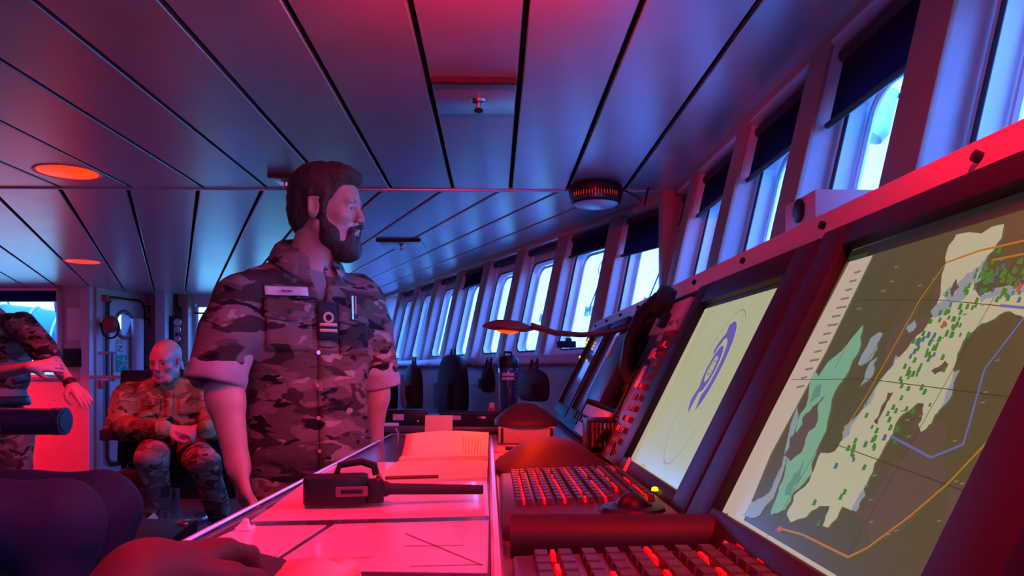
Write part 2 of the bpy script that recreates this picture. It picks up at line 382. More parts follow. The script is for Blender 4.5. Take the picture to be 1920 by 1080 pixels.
# oblique wall with the outer door
pa, pb = Vector((wx(180, 8.7), 8.7, 0)), Vector((wx(297, 9.75), 9.75, 0))
du = (pb - pa).normalized(); WL = frame((pa.x, pa.y, 0), du, (0, 0, 1)); Lw = (pb - pa).length
nin = WL.to_3x3() @ Vector((0, 0, 1)); NS = 1 if nin.x > 0 else -1      # +n into the room
def lb(m, x0, x1, z0, z1, d0, d1): m.box(((x0 + x1) / 2, (z0 + z1) / 2, NS * (d0 + d1) / 2), (x1 - x0, z1 - z0, abs(d1 - d0)), WL)
cx, cz = .40, wz(607, 8.9)
m = MB(); lb(m, -.1, cx - .15, 0, CEIL + .02, -.12, 0); lb(m, cx + .15, Lw + .1, 0, CEIL + .02, -.12, 0); lb(m, cx - .15, cx + .15, 0, cz - .15, -.12, 0); lb(m, cx - .15, cx + .15, cz + .15, CEIL + .02, -.12, 0); setp(m.build('wall_left', M_white), kind='structure')
d = setp(thing('door_1'), kind='structure')
dx0, dx1 = .16, .74
m = MB(); oc = rrect(dx1 - dx0, 1.9, .09, 7, (dx0 + dx1) / 2, 1.08); ic = []
for k in range(len(oc)):
    an = math.atan2(oc[k][1] - cz, oc[k][0] - cx); ic.append((cx + .145 * math.cos(an), cz + .145 * math.sin(an)))
n_ = len(oc); vs = [(x, z, NS * dd) for dd in (.045, .0) for x, z in oc] + [(x, z, NS * dd) for dd in (.045, .0) for x, z in ic]
fs = []
for k in range(n_):
    j = (k + 1) % n_; fs += [(k, j, 2 * n_ + j, 2 * n_ + k), (k, n_ + k, n_ + j, j), (2 * n_ + k, 2 * n_ + j, 3 * n_ + j, 3 * n_ + k)]
m.add(vs, fs, WL); m.build('door_leaf', M_white, d)
m = MB(); pts = [WL @ Vector((x, z, NS * .03)) for x, z in rrect(dx1 - dx0 + .06, 1.96, .1, 5, (dx0 + dx1) / 2, 1.08)]; m.tube(pts + [pts[0]], .012, 6, caps=False); m.build('door_gasket', M_rubber, d, smooth=True)
m = MB(); Mp = WL @ Matrix.Translation((cx, cz, NS * .05)); m.lathe([(.13, 0), (.16, NS * .02), (.18, 0)], 24, Mp); m.build('porthole_ring', M_steel, d, smooth=True)
m = MB(); m.lathe([(0, 0), (.145, 0)], 24, Mp); m.build('porthole_glass', M_glass, d)
for zz in (wz(572, 9.1), wz(596, 9.1), wz(690, 9.1)):
    m = MB(); m.tube([WL @ Vector((dx1 - .02, zz, NS * .05)), WL @ Vector((dx1 + .05, zz + .02, NS * .09)), WL @ Vector((dx1 + .1, zz - .01, NS * .05)), WL @ Vector((dx1 + .1, zz - .07, NS * .05))], .014, 6); m.build('door_clamp', M_black, d, smooth=True)
# handle bar
m = MB(); za, zb = wz(662, 8.85), wz(712, 8.85); m.tube([WL @ Vector((.09, za, NS * .14)), WL @ Vector((.09, zb, NS * .14))], .018, 8); m.build('handle_bar', mat('brown_grip', (.25, .08, .06), .5), d, smooth=True)
for zz in (za, zb):
    m = MB(); m.tube([WL @ Vector((.02, zz, NS * .0)), WL @ Vector((.05, zz, NS * .12)), WL @ Vector((.12, zz, NS * .15))], .018, 8); m.build('handle_bracket', M_steel, d, smooth=True)
# red wall: outer face to camera, with window opening
YR = 8.67
rx0, rx1 = -6.6, wx(181, YR)
wa, wbb = wx(-130, YR), wx(108, YR); rz0, rz1 = wz(702, YR), wz(546, YR)
M_rw = mat('red_tinted_bulkhead_paint', (.58, .36, .38), .5, noise=.03, nscale=3)  # white wall reddened: part of the red lamp light is in the colour
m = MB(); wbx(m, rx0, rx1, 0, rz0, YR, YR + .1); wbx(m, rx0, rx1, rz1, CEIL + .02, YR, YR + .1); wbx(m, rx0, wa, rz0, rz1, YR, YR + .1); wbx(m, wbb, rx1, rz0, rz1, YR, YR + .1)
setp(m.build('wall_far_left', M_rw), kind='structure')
winN[0] += 1
r = setp(thing('window_%d' % winN[0]), kind='structure')
m = MB()
for rr_ in (.0,):
    pts = [Vector((x, YR - .01, z)) for x, z in rrect(wbb - wa + .06, rz1 - rz0 + .06, .05, 3, (wa + wbb) / 2, (rz0 + rz1) / 2)]; m.tube(pts + [pts[0]], .035, 6, caps=False)
m.build('window_frame', M_rw, r, smooth=True)
m = MB(); wbx(m, wa, wbb, rz0, rz1, YR + .06, YR + .066); m.build('pane', M_glass, r)
m = MB(); wbx(m, wa, wbb, rz1 - .12, rz1 - .09, YR - .05, YR + .03); m.build('blind_rail', M_black, r)
m = MB(); wbx(m, wa, wbb, rz1 - .09, rz1, YR - .03, YR - .025); m.build('rolled_blind', M_blind, r)
# remaining enclosure, outside the picture
m = MB(); m.box((-6.65, 3.6, CEIL / 2), (.1, 10.3, CEIL + .1)); setp(m.build('wall_far_side', M_white), kind='structure')
m = MB(); m.box((-2.6, -1.65, CEIL / 2), (8.2, .1, CEIL + .1)); setp(m.build('wall_rear', M_white), kind='structure')

# --- ceiling fittings
def downlight(x, y, lab, e=12.):
    t = setp(thing('ceiling_light', loc=(x, y, CEIL)), lab, 'light', 'recessed red ceiling lights')
    m = MB(); T = Matrix.Translation((x, y, CEIL)); m.lathe([(.13, .0), (.145, -.004), (.15, 0), (.15, .01), (.13, .01)], 32, T); m.build('light_rim', M_white, t, smooth=True)
    lamp('red_downlight_lamp', 'AREA', (x, y, CEIL - .012), e, (1, .0, .006), .24, (x, y, 0))
    m = MB(); m.lathe([(0, -.006), (.10, -.005), (.13, -.001)], 32, T); m.build('light_diffuser', M_lens, t, smooth=True)
    return t
M_lens = mat('red_diffuser', (.4, .05, .02), .4, emit=(1, .0045, .0), es=14.)
p = P(127, 323, .95 * FPX / 372); downlight(p.x, p.y, 'large glowing red round ceiling light at the left, nearer one')
p = P(155, 490.5, .95 * FPX / 204.5); downlight(p.x, p.y, 'smaller-looking glowing red round ceiling light above the red wall')
def hatch(cx0, cx1, y0, y1, zoff, lab, sprx, spry, slot=True):
    t = setp(thing('ceiling_hatch', loc=Nw((cx0 + cx1) / 2, (y0 + y1) / 2, CEIL)), lab, 'hatch')
    m = MB(); m.box(((cx0 + cx1) / 2, (y0 + y1) / 2, CEIL - .004), (cx1 - cx0, y1 - y0, .008), NR); m.build('access_plate', M_panel, t, bevel=.003)
    m = MB(); m.box(((cx0 + cx1) / 2, y0 - .012, CEIL - .009), (cx1 - cx0, .024, .018), NR); m.build('plate_lip', M_void, t, bevel=.002)
    c = Nw(sprx, spry, CEIL - .008); s = setp(thing('sprinkler_head', loc=c), 'small sprinkler head under ' + lab, 'sprinkler')
    T = Matrix.Translation(c); m = MB(); m.lathe([(0, 0), (.028, 0), (.024, -.008), (.01, -.012), (.01, -.03), (0, -.03)], 16, T); m.build('escutcheon', M_steel, s, smooth=True)
    m = MB(); m.lathe([(0, -.028), (.014, -.03), (.018, -.036), (.012, -.042), (0, -.044)], 12, T); m.build('bulb_and_deflector', M_black, s, smooth=True)
hatch(-.205, .072, 2.49, 2.80, 0, 'the square ceiling plate near the top centre', -.055, 2.66)
def plate2(px0, px1, py0, py1, lab):
    a = G(px0, py1, CEIL); b = G(px1, py0, CEIL); yy = sorted((a.y, b.y)); t = setp(thing('ceiling_hatch', loc=((a.x + b.x) / 2, a.y, CEIL)), lab, 'hatch')
    xa, xb = wx(px0, (yy[0] + yy[1]) / 2), wx(px1, (yy[0] + yy[1]) / 2)
    m = MB(); m.box(((xa + xb) / 2, (yy[0] + yy[1]) / 2, CEIL - .004), (xb - xa, yy[1] - yy[0], .008)); m.build('access_plate', M_panel, t, bevel=.002)
    m = MB(); m.box(((xa + xb) / 2, yy[0] - .01, CEIL - .009), (xb - xa, .02, .018)); m.build('plate_lip', M_void, t)
    c = Vector(((xa + xb) / 2, (yy[0] * .55 + yy[1] * .45), CEIL - .008)); T = Matrix.Translation(c)
    m = MB(); m.lathe([(0, 0), (.03, 0), (.012, -.012), (.01, -.03), (.018, -.036), (0, -.046)], 12, T); m.build('sprinkler_cap', M_steel, t, smooth=True)
plate2(714, 794, 449, 465, 'ceiling plate with a sprinkler to the right of the bearded man')
plate2(515, 560, 327, 345, 'small ceiling plate just left of the bearded man\'s hair')

downlight(-.55, 1.15, 'glowing red round ceiling light above the chart table, out of the picture', 12)
downlight(.3, .2, 'glowing red round ceiling light behind the camera', 28)
downlight(-2.6, 1.0, 'glowing red round ceiling light left of the camera', 9)
downlight(-5.6, 7.6, 'glowing red round ceiling light in front of the far red wall, left of the picture', 75)

wlp = setp(thing('added_uplighter', loc=(-.06, 1.42, 2.15)), 'added red uplighter, unseen just above the picture, reddening the ceiling over the console', 'lamp')  # added lamp, out of view, put in to redden the near ceiling
PL = Vector((-.06, 1.42, 1.965))
m = MB(); T_ = Matrix.Translation(PL) @ Matrix.Rotation(math.radians(-35), 4, 'X'); m.lathe([(0, -.02), (.02, -.018), (.032, 0), (.036, .02), (.034, .02), (.03, .002), (0, -.014)], 20, T_); m.build('cup_shade', M_black, wlp, smooth=True)
m = MB(); m.lathe([(.0, -.004), (.018, -.002), (.0, .006)], 14, T_); m.build('red_bulb', M_lens, wlp, smooth=True)
m = MB(); m.tube([PL + Vector((0, -.02, .0)), Vector((PL.x, PL.y - .03, 2.15))], .006, 8); m.build('lamp_stem', M_black, wlp, smooth=True)
lamp('added_uplighter_light', 'SPOT', PL + Vector((0, .02, .026)), 95, (1, 0, .03), .02, PL + Vector((-.05, .62, .5)), 118, .7)
# ================================================================ CONSOLES (near frame: x to the wall, y away, z rel. camera height)
XZ = Matrix(((1, 0, 0, 0), (0, 0, 1, 0), (0, 1, 0, CZ), (0, 0, 0, 1)))   # poly (x,z) extruded along y
def nprism(m, poly, y0, y1): return m.prism(poly, y0, y1, NR @ XZ)
def nb(m, x0, x1, y0, y1, z0, z1): return m.box(((x0 + x1) / 2, (y0 + y1) / 2, CZ + (z0 + z1) / 2), (abs(x1 - x0), abs(y1 - y0), abs(z1 - z0)), NR)
DZ = -.23
con = setp(thing('bridge_console', loc=Nw(.3, 1.6, 0)), 'long dark console carrying the tilted displays under the windows, edged by a bright red strip', 'console')
BX = .38
def px_(z, e=0): return BX + .5 * z + e
m = MB(); nprism(m, [(.0, -1.2), (.62, -1.2), (.62, .19), (px_(.17, .035), .17), (px_(DZ, .035), DZ - .005), (.0, DZ - .005)], .15, 3.75); m.build('console_body', M_bezel, con, bevel=.004)
m = MB(); nprism(m, [(.01, DZ - .005), (px_(DZ, .02), DZ - .005), (px_(DZ, .02), DZ), (.01, DZ)], .2, 3.7); m.build('console_worktop', M_desk, con)
M_strip = mat('red_tinted_console_edge', (.72, .42, .42), .4)  # pale edge paint with red lamp light tinted into its colour
m = MB(); nprism(m, [(.476, .188), (.62, .205), (.62, .25), (.493, .236)], .1, 3.78); m.build('top_strip', M_strip, con, bevel=.003)
for i in range(9):
    y = .75 + i * .36; m = MB(); T = NR @ frame((.4835, y, CZ + .213), (0, 1, 0), (.34, 0, .94)); m.lathe([(0, 0), (.006, 0), (.006, .006), (0, .006)], 10, T); m.lathe([(0, 0), (.006, 0), (.006, -.006), (0, -.006)], 10, T); m.build('strip_screw', M_black, con)
m = MB(); nb(m, -.004, .01, .1, 3.7, -.30, DZ + .004); m.build('front_edge', M_strip, con, bevel=.002)
# screen plane frame: a toward viewer's right (-y), b up the slope, c out of the screen
SLP = math.atan(.5)
def scrM(y, z, off=0.):
    o = NR @ Vector((px_(z), y, CZ + z)); a = NR.to_3x3() @ Vector((0, -1, 0)); b = NR.to_3x3() @ Vector((math.sin(SLP), 0, math.cos(SLP)))
    M = frame(o, a, b); n = M.to_3x3() @ Vector((0, 0, 1))
    assert n.x < 0
    return M @ Matrix.Translation((0, 0, off))
ZM = 0.0; MS = scrM(0, 0)         # master: a=-y, b=slope coordinate from z=0
MSi = MS.inverted()
def scr(px, py):
    # picture point -> (a,b) on the display plane
    o = MSi @ Vector((0, 0, CZ)); d = MSi.to_3x3() @ ray(px, py); t = -o.z / d.z; p = o + d * t; return (p.x, p.y)
def sbox(m, a0, a1, b0, b1, c0, c1): return m.box(((a0 + a1) / 2, (b0 + b1) / 2, (c0 + c1) / 2), (abs(a1 - a0), abs(b1 - b0), abs(c1 - c0)), MS)
def spoly(m, pts, c):
    # flat ink on a display
    k = [MS @ Vector((a, b, c)) for a, b in pts]; m.add(k, [tuple(range(len(k)))])
def bez(t, a0, a1, b0, b1, sa0, sa1, sb0, sb1):
    # bezel ring with recessed screen
    m = MB(); o = rrect(a1 - a0, b1 - b0, .012, 3, (a0 + a1) / 2, (b0 + b1) / 2); h = .03; i = [(sa0, sb0), (sa1, sb0), (sa1, sb1), (sa0, sb1)]
    sbox(m, a0, sa0, b0, b1, -.05, .012); sbox(m, sa1, a1, b0, b1, -.05, .012); sbox(m, sa0, sa1, b0, sb0, -.05, .012); sbox(m, sa0, sa1, sb1, b1, -.05, .012)
    m.build('bezel', M_bezel, t, bevel=.003)
def emis(name, rgb, s=1.):
    # screen ink; rgb is display sRGB 0..255
    l = tuple(((c / 255 + .055) / 1.055) ** 2.4 if c > 10 else c / 255 / 12.92 for c in rgb)
    return mat(name, (.01, .01, .01), .25, emit=l, es=s, spec=.3)
M_ink = dict(land=emis('screen_olive', (74, 74, 46)), cream=emis('screen_cream', (172, 168, 138)), radar=emis('radar_khaki', (168, 168, 128)), pink=emis('screen_pale_pink', (180, 162, 148)), teal=emis('screen_teal', (110, 158, 128)), green=emis('marker_green', (56, 118, 44)), dgreen=emis('banner_green', (24, 60, 40)), dark=emis('screen_dark', (30, 30, 26)), orange=emis('route_orange', (168, 110, 30)), blue=emis('track_blue', (92, 96, 150)), lblue=emis('shoal_blue', (128, 140, 144)), purple=emis('radar_purple', (98, 80, 158)), line=emis('grid_line', (52, 50, 36)), grey=emis('ring_grey', (120, 120, 128)), red=emis('marker_red', (190, 70, 60)), mblue=emis('marker_blue', (60, 96, 110)), brown=emis('land_brown', (84, 73, 58)), mteal=emis('deep_teal', (88, 130, 112)), txt=emis('screen_text', (120, 108, 98)))
def pl(m, pxs, c): spoly(m, [scr(*p) for p in pxs], c)
def inkline(m, pxs, wd, c):
    pts = [Vector(scr(*p)) for p in pxs]
    for p, q in zip(pts[:-1], pts[1:]):
        d = (q - p); n = Vector((-d.y, d.x)).normalized() * wd / 2; e = d.normalized() * wd * .3
        spoly(m, [p - e + n, q + e + n, q + e - n, p - e - n], c)
# ---------------- chart display (nearest)
ecd = setp(thing('chart_display', loc=Nw(.4, .75, CZ - .1)), 'large electronic chart display showing olive land and a cream channel, nearest at the right', 'monitor')
A = lambda px, py: scr(px, py)
a0 = A(1350, 957)[0]; b0 = A(1350, 957)[1]; b1 = A(1590, 480)[1] + .012; a1 = a0 + .45
YG = -1.065   # a of the gap between monitors
bez(ecd, YG + .003, a1 + .07, -.245, .212, a0, a1, b0, b1)
m = MB(); sbox(m, a0 - .002, a1 + .002, b0 - .002, b1 + .002, -.02, -.004); m.build('chart_screen', M_ink['land'], ecd)
def clipq(m, pts, c, A0=None, A1=None):
    # clip polygon to the screen rectangle
    def cut(P_, f):
        out = []
        for i in range(len(P_)):
            p, q = P_[i], P_[(i + 1) % len(P_)]; fp, fq = f(p), f(q)
            if fp >= 0: out.append(p)
            if (fp >= 0) != (fq >= 0): t = fp / (fp - fq); out.append((p[0] + (q[0] - p[0]) * t, p[1] + (q[1] - p[1]) * t))
        return out
    A0_, A1_ = (a0, a1) if A0 is None else (A0, A1)
    for f in (lambda p: p[0] - A0_, lambda p: A1_ - p[0], lambda p: p[1] - b0, lambda p: b1 - p[1]):
        pts = cut(pts, f)
        if len(pts) < 3: return
    spoly(m, pts, c)
def ink(name, polys, c, key):
    m = MB()
    for p in polys: clipq(m, [scr(*q) for q in p], c)
    return setp(m.build(name, M_ink[key], ecd), kind='stuff' if len(m.f) > 1 else None)
def inkl(name, lines, wd, c, key):
    m = MB()
    for L_ in lines:
        pts = [Vector(scr(*p)) for p in L_]
        for p, q in zip(pts[:-1], pts[1:]):
            d = (q - p); n = Vector((-d.y, d.x)).normalized() * wd / 2; e = d.normalized() * wd * .3
            clipq(m, [tuple(p - e + n), tuple(q + e + n), tuple(q + e - n), tuple(p - e - n)], c)
    return setp(m.build(name, M_ink[key], ecd), kind='stuff' if len(m.f) > 1 else None)
C = -.0036
def rough(poly, seed, amp=.16, it=2):
    rn = random.Random(seed)
    for _ in range(it):
        out = []
        for i in range(len(poly)):
            p, q = poly[i], poly[(i + 1) % len(poly)]; d = rn.uniform(-amp, amp); out += [p, ((p[0] + q[0]) / 2 - (q[1] - p[1]) * d, (p[1] + q[1]) / 2 + (q[0] - p[0]) * d)]
        poly = out
    return poly
def cc_(ps, seed=None, amp=.16):
    r = [(1340 + x / 1.5, 360 + y / 1.5) for x, y in ps]; return r if seed is None else rough(r, seed, amp)
ink('chart_land_brown', [cc_([(170, 760), (300, 560), (330, 560), (290, 720), (240, 900), (130, 880)], 1), cc_([(480, 780), (560, 600), (640, 640), (560, 900), (430, 980), (380, 900)], 2), cc_([(650, 820), (860, 800), (760, 1060), (600, 1070)], 3), cc_([(500, 380), (600, 330), (640, 220), (560, 430), (480, 500)], 4)], C, 'brown')
C = -.0033
ink('side_panel', [[(1588, 489), (1632, 476), (1545, 655), (1440, 850), (1385, 985), (1346, 957)], [(1350, 957), (1385, 970), (1640, 1122), (1640, 1140), (1560, 1085)]], C, 'pink')
ink('menu_bar', [[(1560, 500), (1590, 470), (1950, 340), (1950, 378), (1592, 487)]], C, 'dark')
ink('menu_button', [[(1590, 480), (1625, 470), (1620, 478), (1588, 488)]], C + .0002, 'dgreen')
ink('pale_shallows', [cc_([(165, 800), (190, 720), (225, 600), (180, 800), (120, 905), (70, 905), (95, 870), (135, 850)], 6), cc_([(395, 480), (455, 390), (465, 395), (440, 450), (400, 485)], 7), cc_([(400, 545), (450, 460), (442, 492)], 8), cc_([(530, 380), (555, 355), (558, 375), (538, 392)], 9)], C, 'lblue')
ink('channel_fringe', [cc_([(720, 255), (745, 190), (775, 160), (742, 240)], 11), cc_([(580, 600), (620, 505), (680, 495), (660, 545), (620, 610), (600, 625)], 12), cc_([(370, 890), (410, 815), (414, 850), (388, 895)], 13), cc_([(330, 745), (420, 590), (500, 455), (515, 462), (440, 605), (350, 740)], 14)], C, 'lblue')
ink('channel_water', [cc_([(672, 115), (805, 85), (775, 160), (742, 195), (720, 250), (735, 290), (800, 272), (880, 255), (880, 365), (820, 330), (780, 350), (740, 365), (700, 400), (670, 470), (640, 560), (600, 645), (570, 670), (563, 650), (580, 590), (560, 590), (520, 620), (490, 680), (440, 760), (400, 840), (375, 890), (350, 880), (310, 940), (295, 935), (315, 880), (285, 880), (250, 910), (205, 925), (195, 900), (215, 850), (265, 790), (290, 730), (330, 725), (370, 680), (430, 590), (470, 510), (500, 470), (560, 400), (610, 340), (625, 290), (630, 230), (640, 180)], 15, .1)], C + .0001, 'cream')
ink('channel_shoal', [cc_([(632, 285), (690, 240), (742, 200), (715, 255), (690, 300), (650, 312)], 16), cc_([(735, 288), (800, 262), (870, 252), (865, 275), (800, 288), (740, 308)], 17), cc_([(600, 330), (640, 300), (660, 320), (610, 350)], 18)], C + .0003, 'lblue')
ink('shallow_water', [cc_([(410, 370), (400, 440), (370, 500), (330, 560), (310, 640), (275, 740), (265, 790), (215, 840), (190, 890), (150, 905), (165, 860), (190, 790), (215, 700), (250, 600), (275, 500), (285, 515)], 19, .1)], C + .0002, 'teal')
ink('deep_teal', [cc_([(215, 790), (245, 750), (235, 800), (205, 850), (190, 850)], 20), cc_([(270, 560), (300, 530), (290, 570), (262, 590)], 21)], C + .0004, 'mteal')
ink('land_islands', [cc_([(305, 568), (285, 620), (250, 690), (205, 755), (188, 738), (240, 650), (270, 600)], 22), cc_([(440, 640), (480, 560), (495, 560), (450, 650)], 23), cc_([(600, 500), (640, 470), (650, 480), (610, 510)], 24), cc_([(655, 270), (672, 240), (680, 262), (660, 292)], 25)], C + .0005, 'brown')
inkl('grid_lines', [[(1605, 560), (1760, 560), (1920, 575)], [(1680, 460), (1560, 690)], [(1480, 710), (1620, 708), (1920, 745)], [(1560, 830), (1920, 960)], [(1740, 470), (1390, 1080)], [(1900, 480), (1560, 1080)], [(1920, 700), (1740, 1080)]], .0008, C + .0003, 'line')
inkl('route_line', [[(1920, 447), (1830, 468), (1770, 490), (1720, 560), (1620, 740), (1575, 810)], [(1455, 988), (1500, 1000), (1585, 1042), (1620, 1025), (1700, 965), (1770, 905), (1850, 820), (1920, 730)], [(1855, 485), (1920, 472)]], .0022, C + .0006, 'orange')
inkl('track_line', [[(1665, 815), (1740, 855), (1800, 830), (1812, 790), (1840, 690), (1920, 585)], [(1870, 570), (1925, 575)]], .0024, C + .0006, 'blue')
rnd = random.Random(4)
path = [(1545, 965), (1600, 850), (1640, 790), (1690, 740), (1700, 690), (1740, 650), (1760, 620), (1790, 590), (1830, 545), (1850, 500), (1880, 540), (1920, 520)]
mk = []; mb_ = []
for i in range(180):
    k = rnd.random() ** .7 * (len(path) - 1.001); j = int(k); f = k - j
    x = path[j][0] + (path[j + 1][0] - path[j][0]) * f + rnd.gauss(0, 17); y = path[j][1] + (path[j + 1][1] - path[j][1]) * f + rnd.gauss(0, 16)
    s = rnd.uniform(4, 6.5); q = [(x - s * .7, y + s), (x + s * .2, y - s), (x + s, y - s * .6), (x + s * .4, y + s)]
    (mk if rnd.random() < .86 else mb_).append(q)
ink('ship_markers', mk, C + .0008, 'green')['kind'] = 'stuff'; ink('buoy_markers', mb_, C + .0008, 'mblue')['kind'] = 'stuff'
ink('alert_markers', [[(1758, 612), (1766, 598), (1770, 602), (1764, 614)], [(1900, 542), (1908, 526), (1914, 532), (1904, 546)], [(1452, 990), (1460, 984), (1464, 992), (1456, 996)]], C + .001, 'red')
tl = []
for i in range(14):
    y = 508 + i * 16.5; x = 1592 - i * 8.3; wdt = rnd.uniform(10, 19); tl.append([(x - 2 + 8, y), (x + 8 + wdt, y - 3), (x + 7 + wdt, y + 1), (x + 6, y + 4)])
for i in range(34):
    x, y = rnd.uniform(1560, 1900), rnd.uniform(480, 1040); tl.append([(x, y), (x + 8, y - 2), (x + 7, y + 1), (x, y + 3)])
ink('screen_lettering', tl, C + .0008, 'txt')
# ---------------- radar display
rad = setp(thing('radar_display', loc=Nw(.4, 1.36, CZ - .1)), 'khaki radar display with a purple ring sweep, between the chart display and the phone', 'monitor')
ra0, rb0 = scr(1179, 860); ra1 = scr(1484, 517)[0]; rb1 = scr(1334, 568)[1]
bez(rad, -1.70, YG - .003, -.245, .205, ra0, ra1, rb0, rb1)
m = MB(); sbox(m, ra0 - .002, ra1 + .002, rb0 - .002, rb1 + .002, -.02, -.004); m.build('radar_screen', M_ink['radar'], rad)
m = MB(); spoly(m, [(ra0, rb1 - .008), (ra1, rb1 - .008), (ra1, rb1), (ra0, rb1)], -.0035); m.build('title_bar', M_ink['dark'], rad)
m = MB(); spoly(m, [(ra0, rb0), (ra0 + .05, rb0), (ra0 + .012, rb1 - .008), (ra0, rb1 - .008)], -.0035); m.build('pale_margin', M_ink['pink'], rad)
cc = scr(1325, 705)
e1 = Vector(scr(1392, 585)) - Vector(cc); e1 = Vector(scr(1395, 578)) - Vector(cc)
R0 = (scr(1395, 578)[1] - scr(1235, 865)[1]) / 2; cc = ((scr(1395, 578)[0] + scr(1240, 865)[0]) / 2, (scr(1395, 578)[1] + scr(1240, 865)[1]) / 2)
Rb = R0 * .82
def arc(m, r0, r1, t0, t1, c, n=40, sx_=1.):
    for i in range(n):
        u, v = math.radians(t0 + (t1 - t0) * i / n), math.radians(t0 + (t1 - t0) * (i + 1) / n)
        spoly(m, [(cc[0] + r * math.cos(t) * sx_, cc[1] + r * math.sin(t)) for r, t in ((r0, u), (r1, u), (r1, v), (r0, v))], c)
m = MB(); arc(m, R0 * .985, R0, 60, 330, -.0034, 60, .62); m.build('range_ring', M_ink['grey'], rad)
m = MB()
ccs = cc; cc = tuple(Vector(scr(1330, 690)))
Rp = (scr(1378, 606)[1] - scr(1280, 780)[1]) / 2
arc(m, Rp * .66, Rp * 1.02, -60, 110, -.0034, 40, .62); arc(m, Rp * .60, Rp * .82, 110, 150, -.0034, 10, .62)
arc(m, Rp * .28, Rp * .5, 0, 360, -.0034, 40, .62); arc(m, Rp * .5, Rp * .95, 225, 262, -.0034, 10, .5)
m.build('sweep_echo', M_ink['purple'], rad)
m = MB()
for q in range(36):
    t = math.radians(q * 10); r = Rp * (1.3 if q % 3 else 1.36); x, y = cc[0] + r * math.cos(t) * .62, cc[1] + r * math.sin(t); spoly(m, [(x, y), (x + .003, y), (x + .003, y + .0015), (x, y + .0015)], -.0032)
for q in range(10):
    t = math.radians(q * 36 + 10); r = Rp * .16; x, y = cc[0] + r * math.cos(t) * .7, cc[1] + r * math.sin(t); spoly(m, [(x, y), (x + .004, y + .001), (x + .003, y + .006), (x - .001, y + .004)], -.0032)
m.build('bearing_marks', M_ink['mblue'], rad)
# ---------------- two dark displays further along
M_off = mat('reflection_blue_glass', (.22, .48, .60), .18, spec=1., coat=1.)  # bluish base colour stands in for window reflections on dark glass
for (y0, y1, lab) in ((3.02, 3.55, 'leftmost off display with window-reflection blue tinted into its glass, beside the ledge'), (2.60, 2.97, 'second off display with window-reflection blue tinted into its glass, behind the phone handset')):
    t = setp(thing('off_display', loc=Nw(.4, (y0 + y1) / 2, CZ)), lab, 'monitor')
    bz0, bz1 = scr(1068, 765)[1] + .03, .185
    bez(t, -y1, -y0, -.21, .205, -y1 + .025, -y0 - .02, -.165, .175)
    m = MB(); sbox(m, -y1 + .024, -y0 - .019, -.166, .176, -.02, -.003); m.build('reflection_tinted_screen', M_off, t)
    if y0 > 3:
        for (q, r_) in ((.15, .02), (.135, .02), (.12, .021), (.06, .02)):
            m = MB(); sbox(m, -y1 + .006, -y1 + .02, q, q + .009, .01, .016); m.build('amber_lamp', mat('amber_led', (.4, .2, 0), .4, emit=(1, .45, 0), es=3), t)
# ---------------- key pad panels between radar and dark displays
M_key = mat('dark_key', (.04, .03, .035), .5)
M_keyr = mat('red_backlit_key', (.3, .02, .02), .5, emit=(1, 0, .0), es=.9)
M_keyp = mat('pale_label', (.7, .5, .6), .6)
kp = setp(thing('push_button_panel', loc=Nw(.36, 1.78, CZ - .1)), 'narrow panel of dark red push buttons beside the radar display', 'button panel')
m = MB(); sbox(m, -1.98, -1.71, -.24, .19, -.01, .004); m.build('panel_plate', mat('red_lit_plate', (.06, .03, .035), .5), kp, bevel=.002)
kd = {}
def key(parent, M, w, d, h, material, nm='key'):
    k = (round(w, 4), round(d, 4), round(h, 4), material.name)
    if k not in kd:
        x0, y0 = w / 2, d / 2; x1, y1 = x0 * .8, y0 * .8
        me = bpy.data.meshes.new(nm); me.from_pydata([(-x0, -y0, 0), (x0, -y0, 0), (x0, y0, 0), (-x0, y0, 0), (-x1, -y1, h), (x1, -y1, h), (x1, y1, h), (-x1, y1, h)], [], [(3, 2, 1, 0), (4, 5, 6, 7), (0, 1, 5, 4), (1, 2, 6, 5), (2, 3, 7, 6), (3, 0, 4, 7)])
        me.materials.append(material); kd[k] = me
    o = bpy.data.objects.new(nm, kd[k]); COL.objects.link(o); o.parent = parent; o.matrix_parent_inverse = wm(parent).inverted(); o.matrix_basis = M; return o
for r in range(13):
    for c in range(4):
        if (r * 5 + c * 3) % 7 == 0: continue
        key(kp, MS @ Matrix.Translation((-1.755 - c * .026, -.215 + r * .028, .004)), .013, .015, .01, M_keyr if (r * 3 + c * 5) % 7 == 0 else mat('red_button', (.30, .03, .03), .45), 'push_button')
for (b, mm_) in ((.03, M_keyp), (.08, M_white), (-.02, M_keyp), (-.05, M_keyp)):
    m = MB(); sbox(m, -1.93, -1.88, b, b + .03, .004, .006); m.build('paper_tag', mm_, kp)
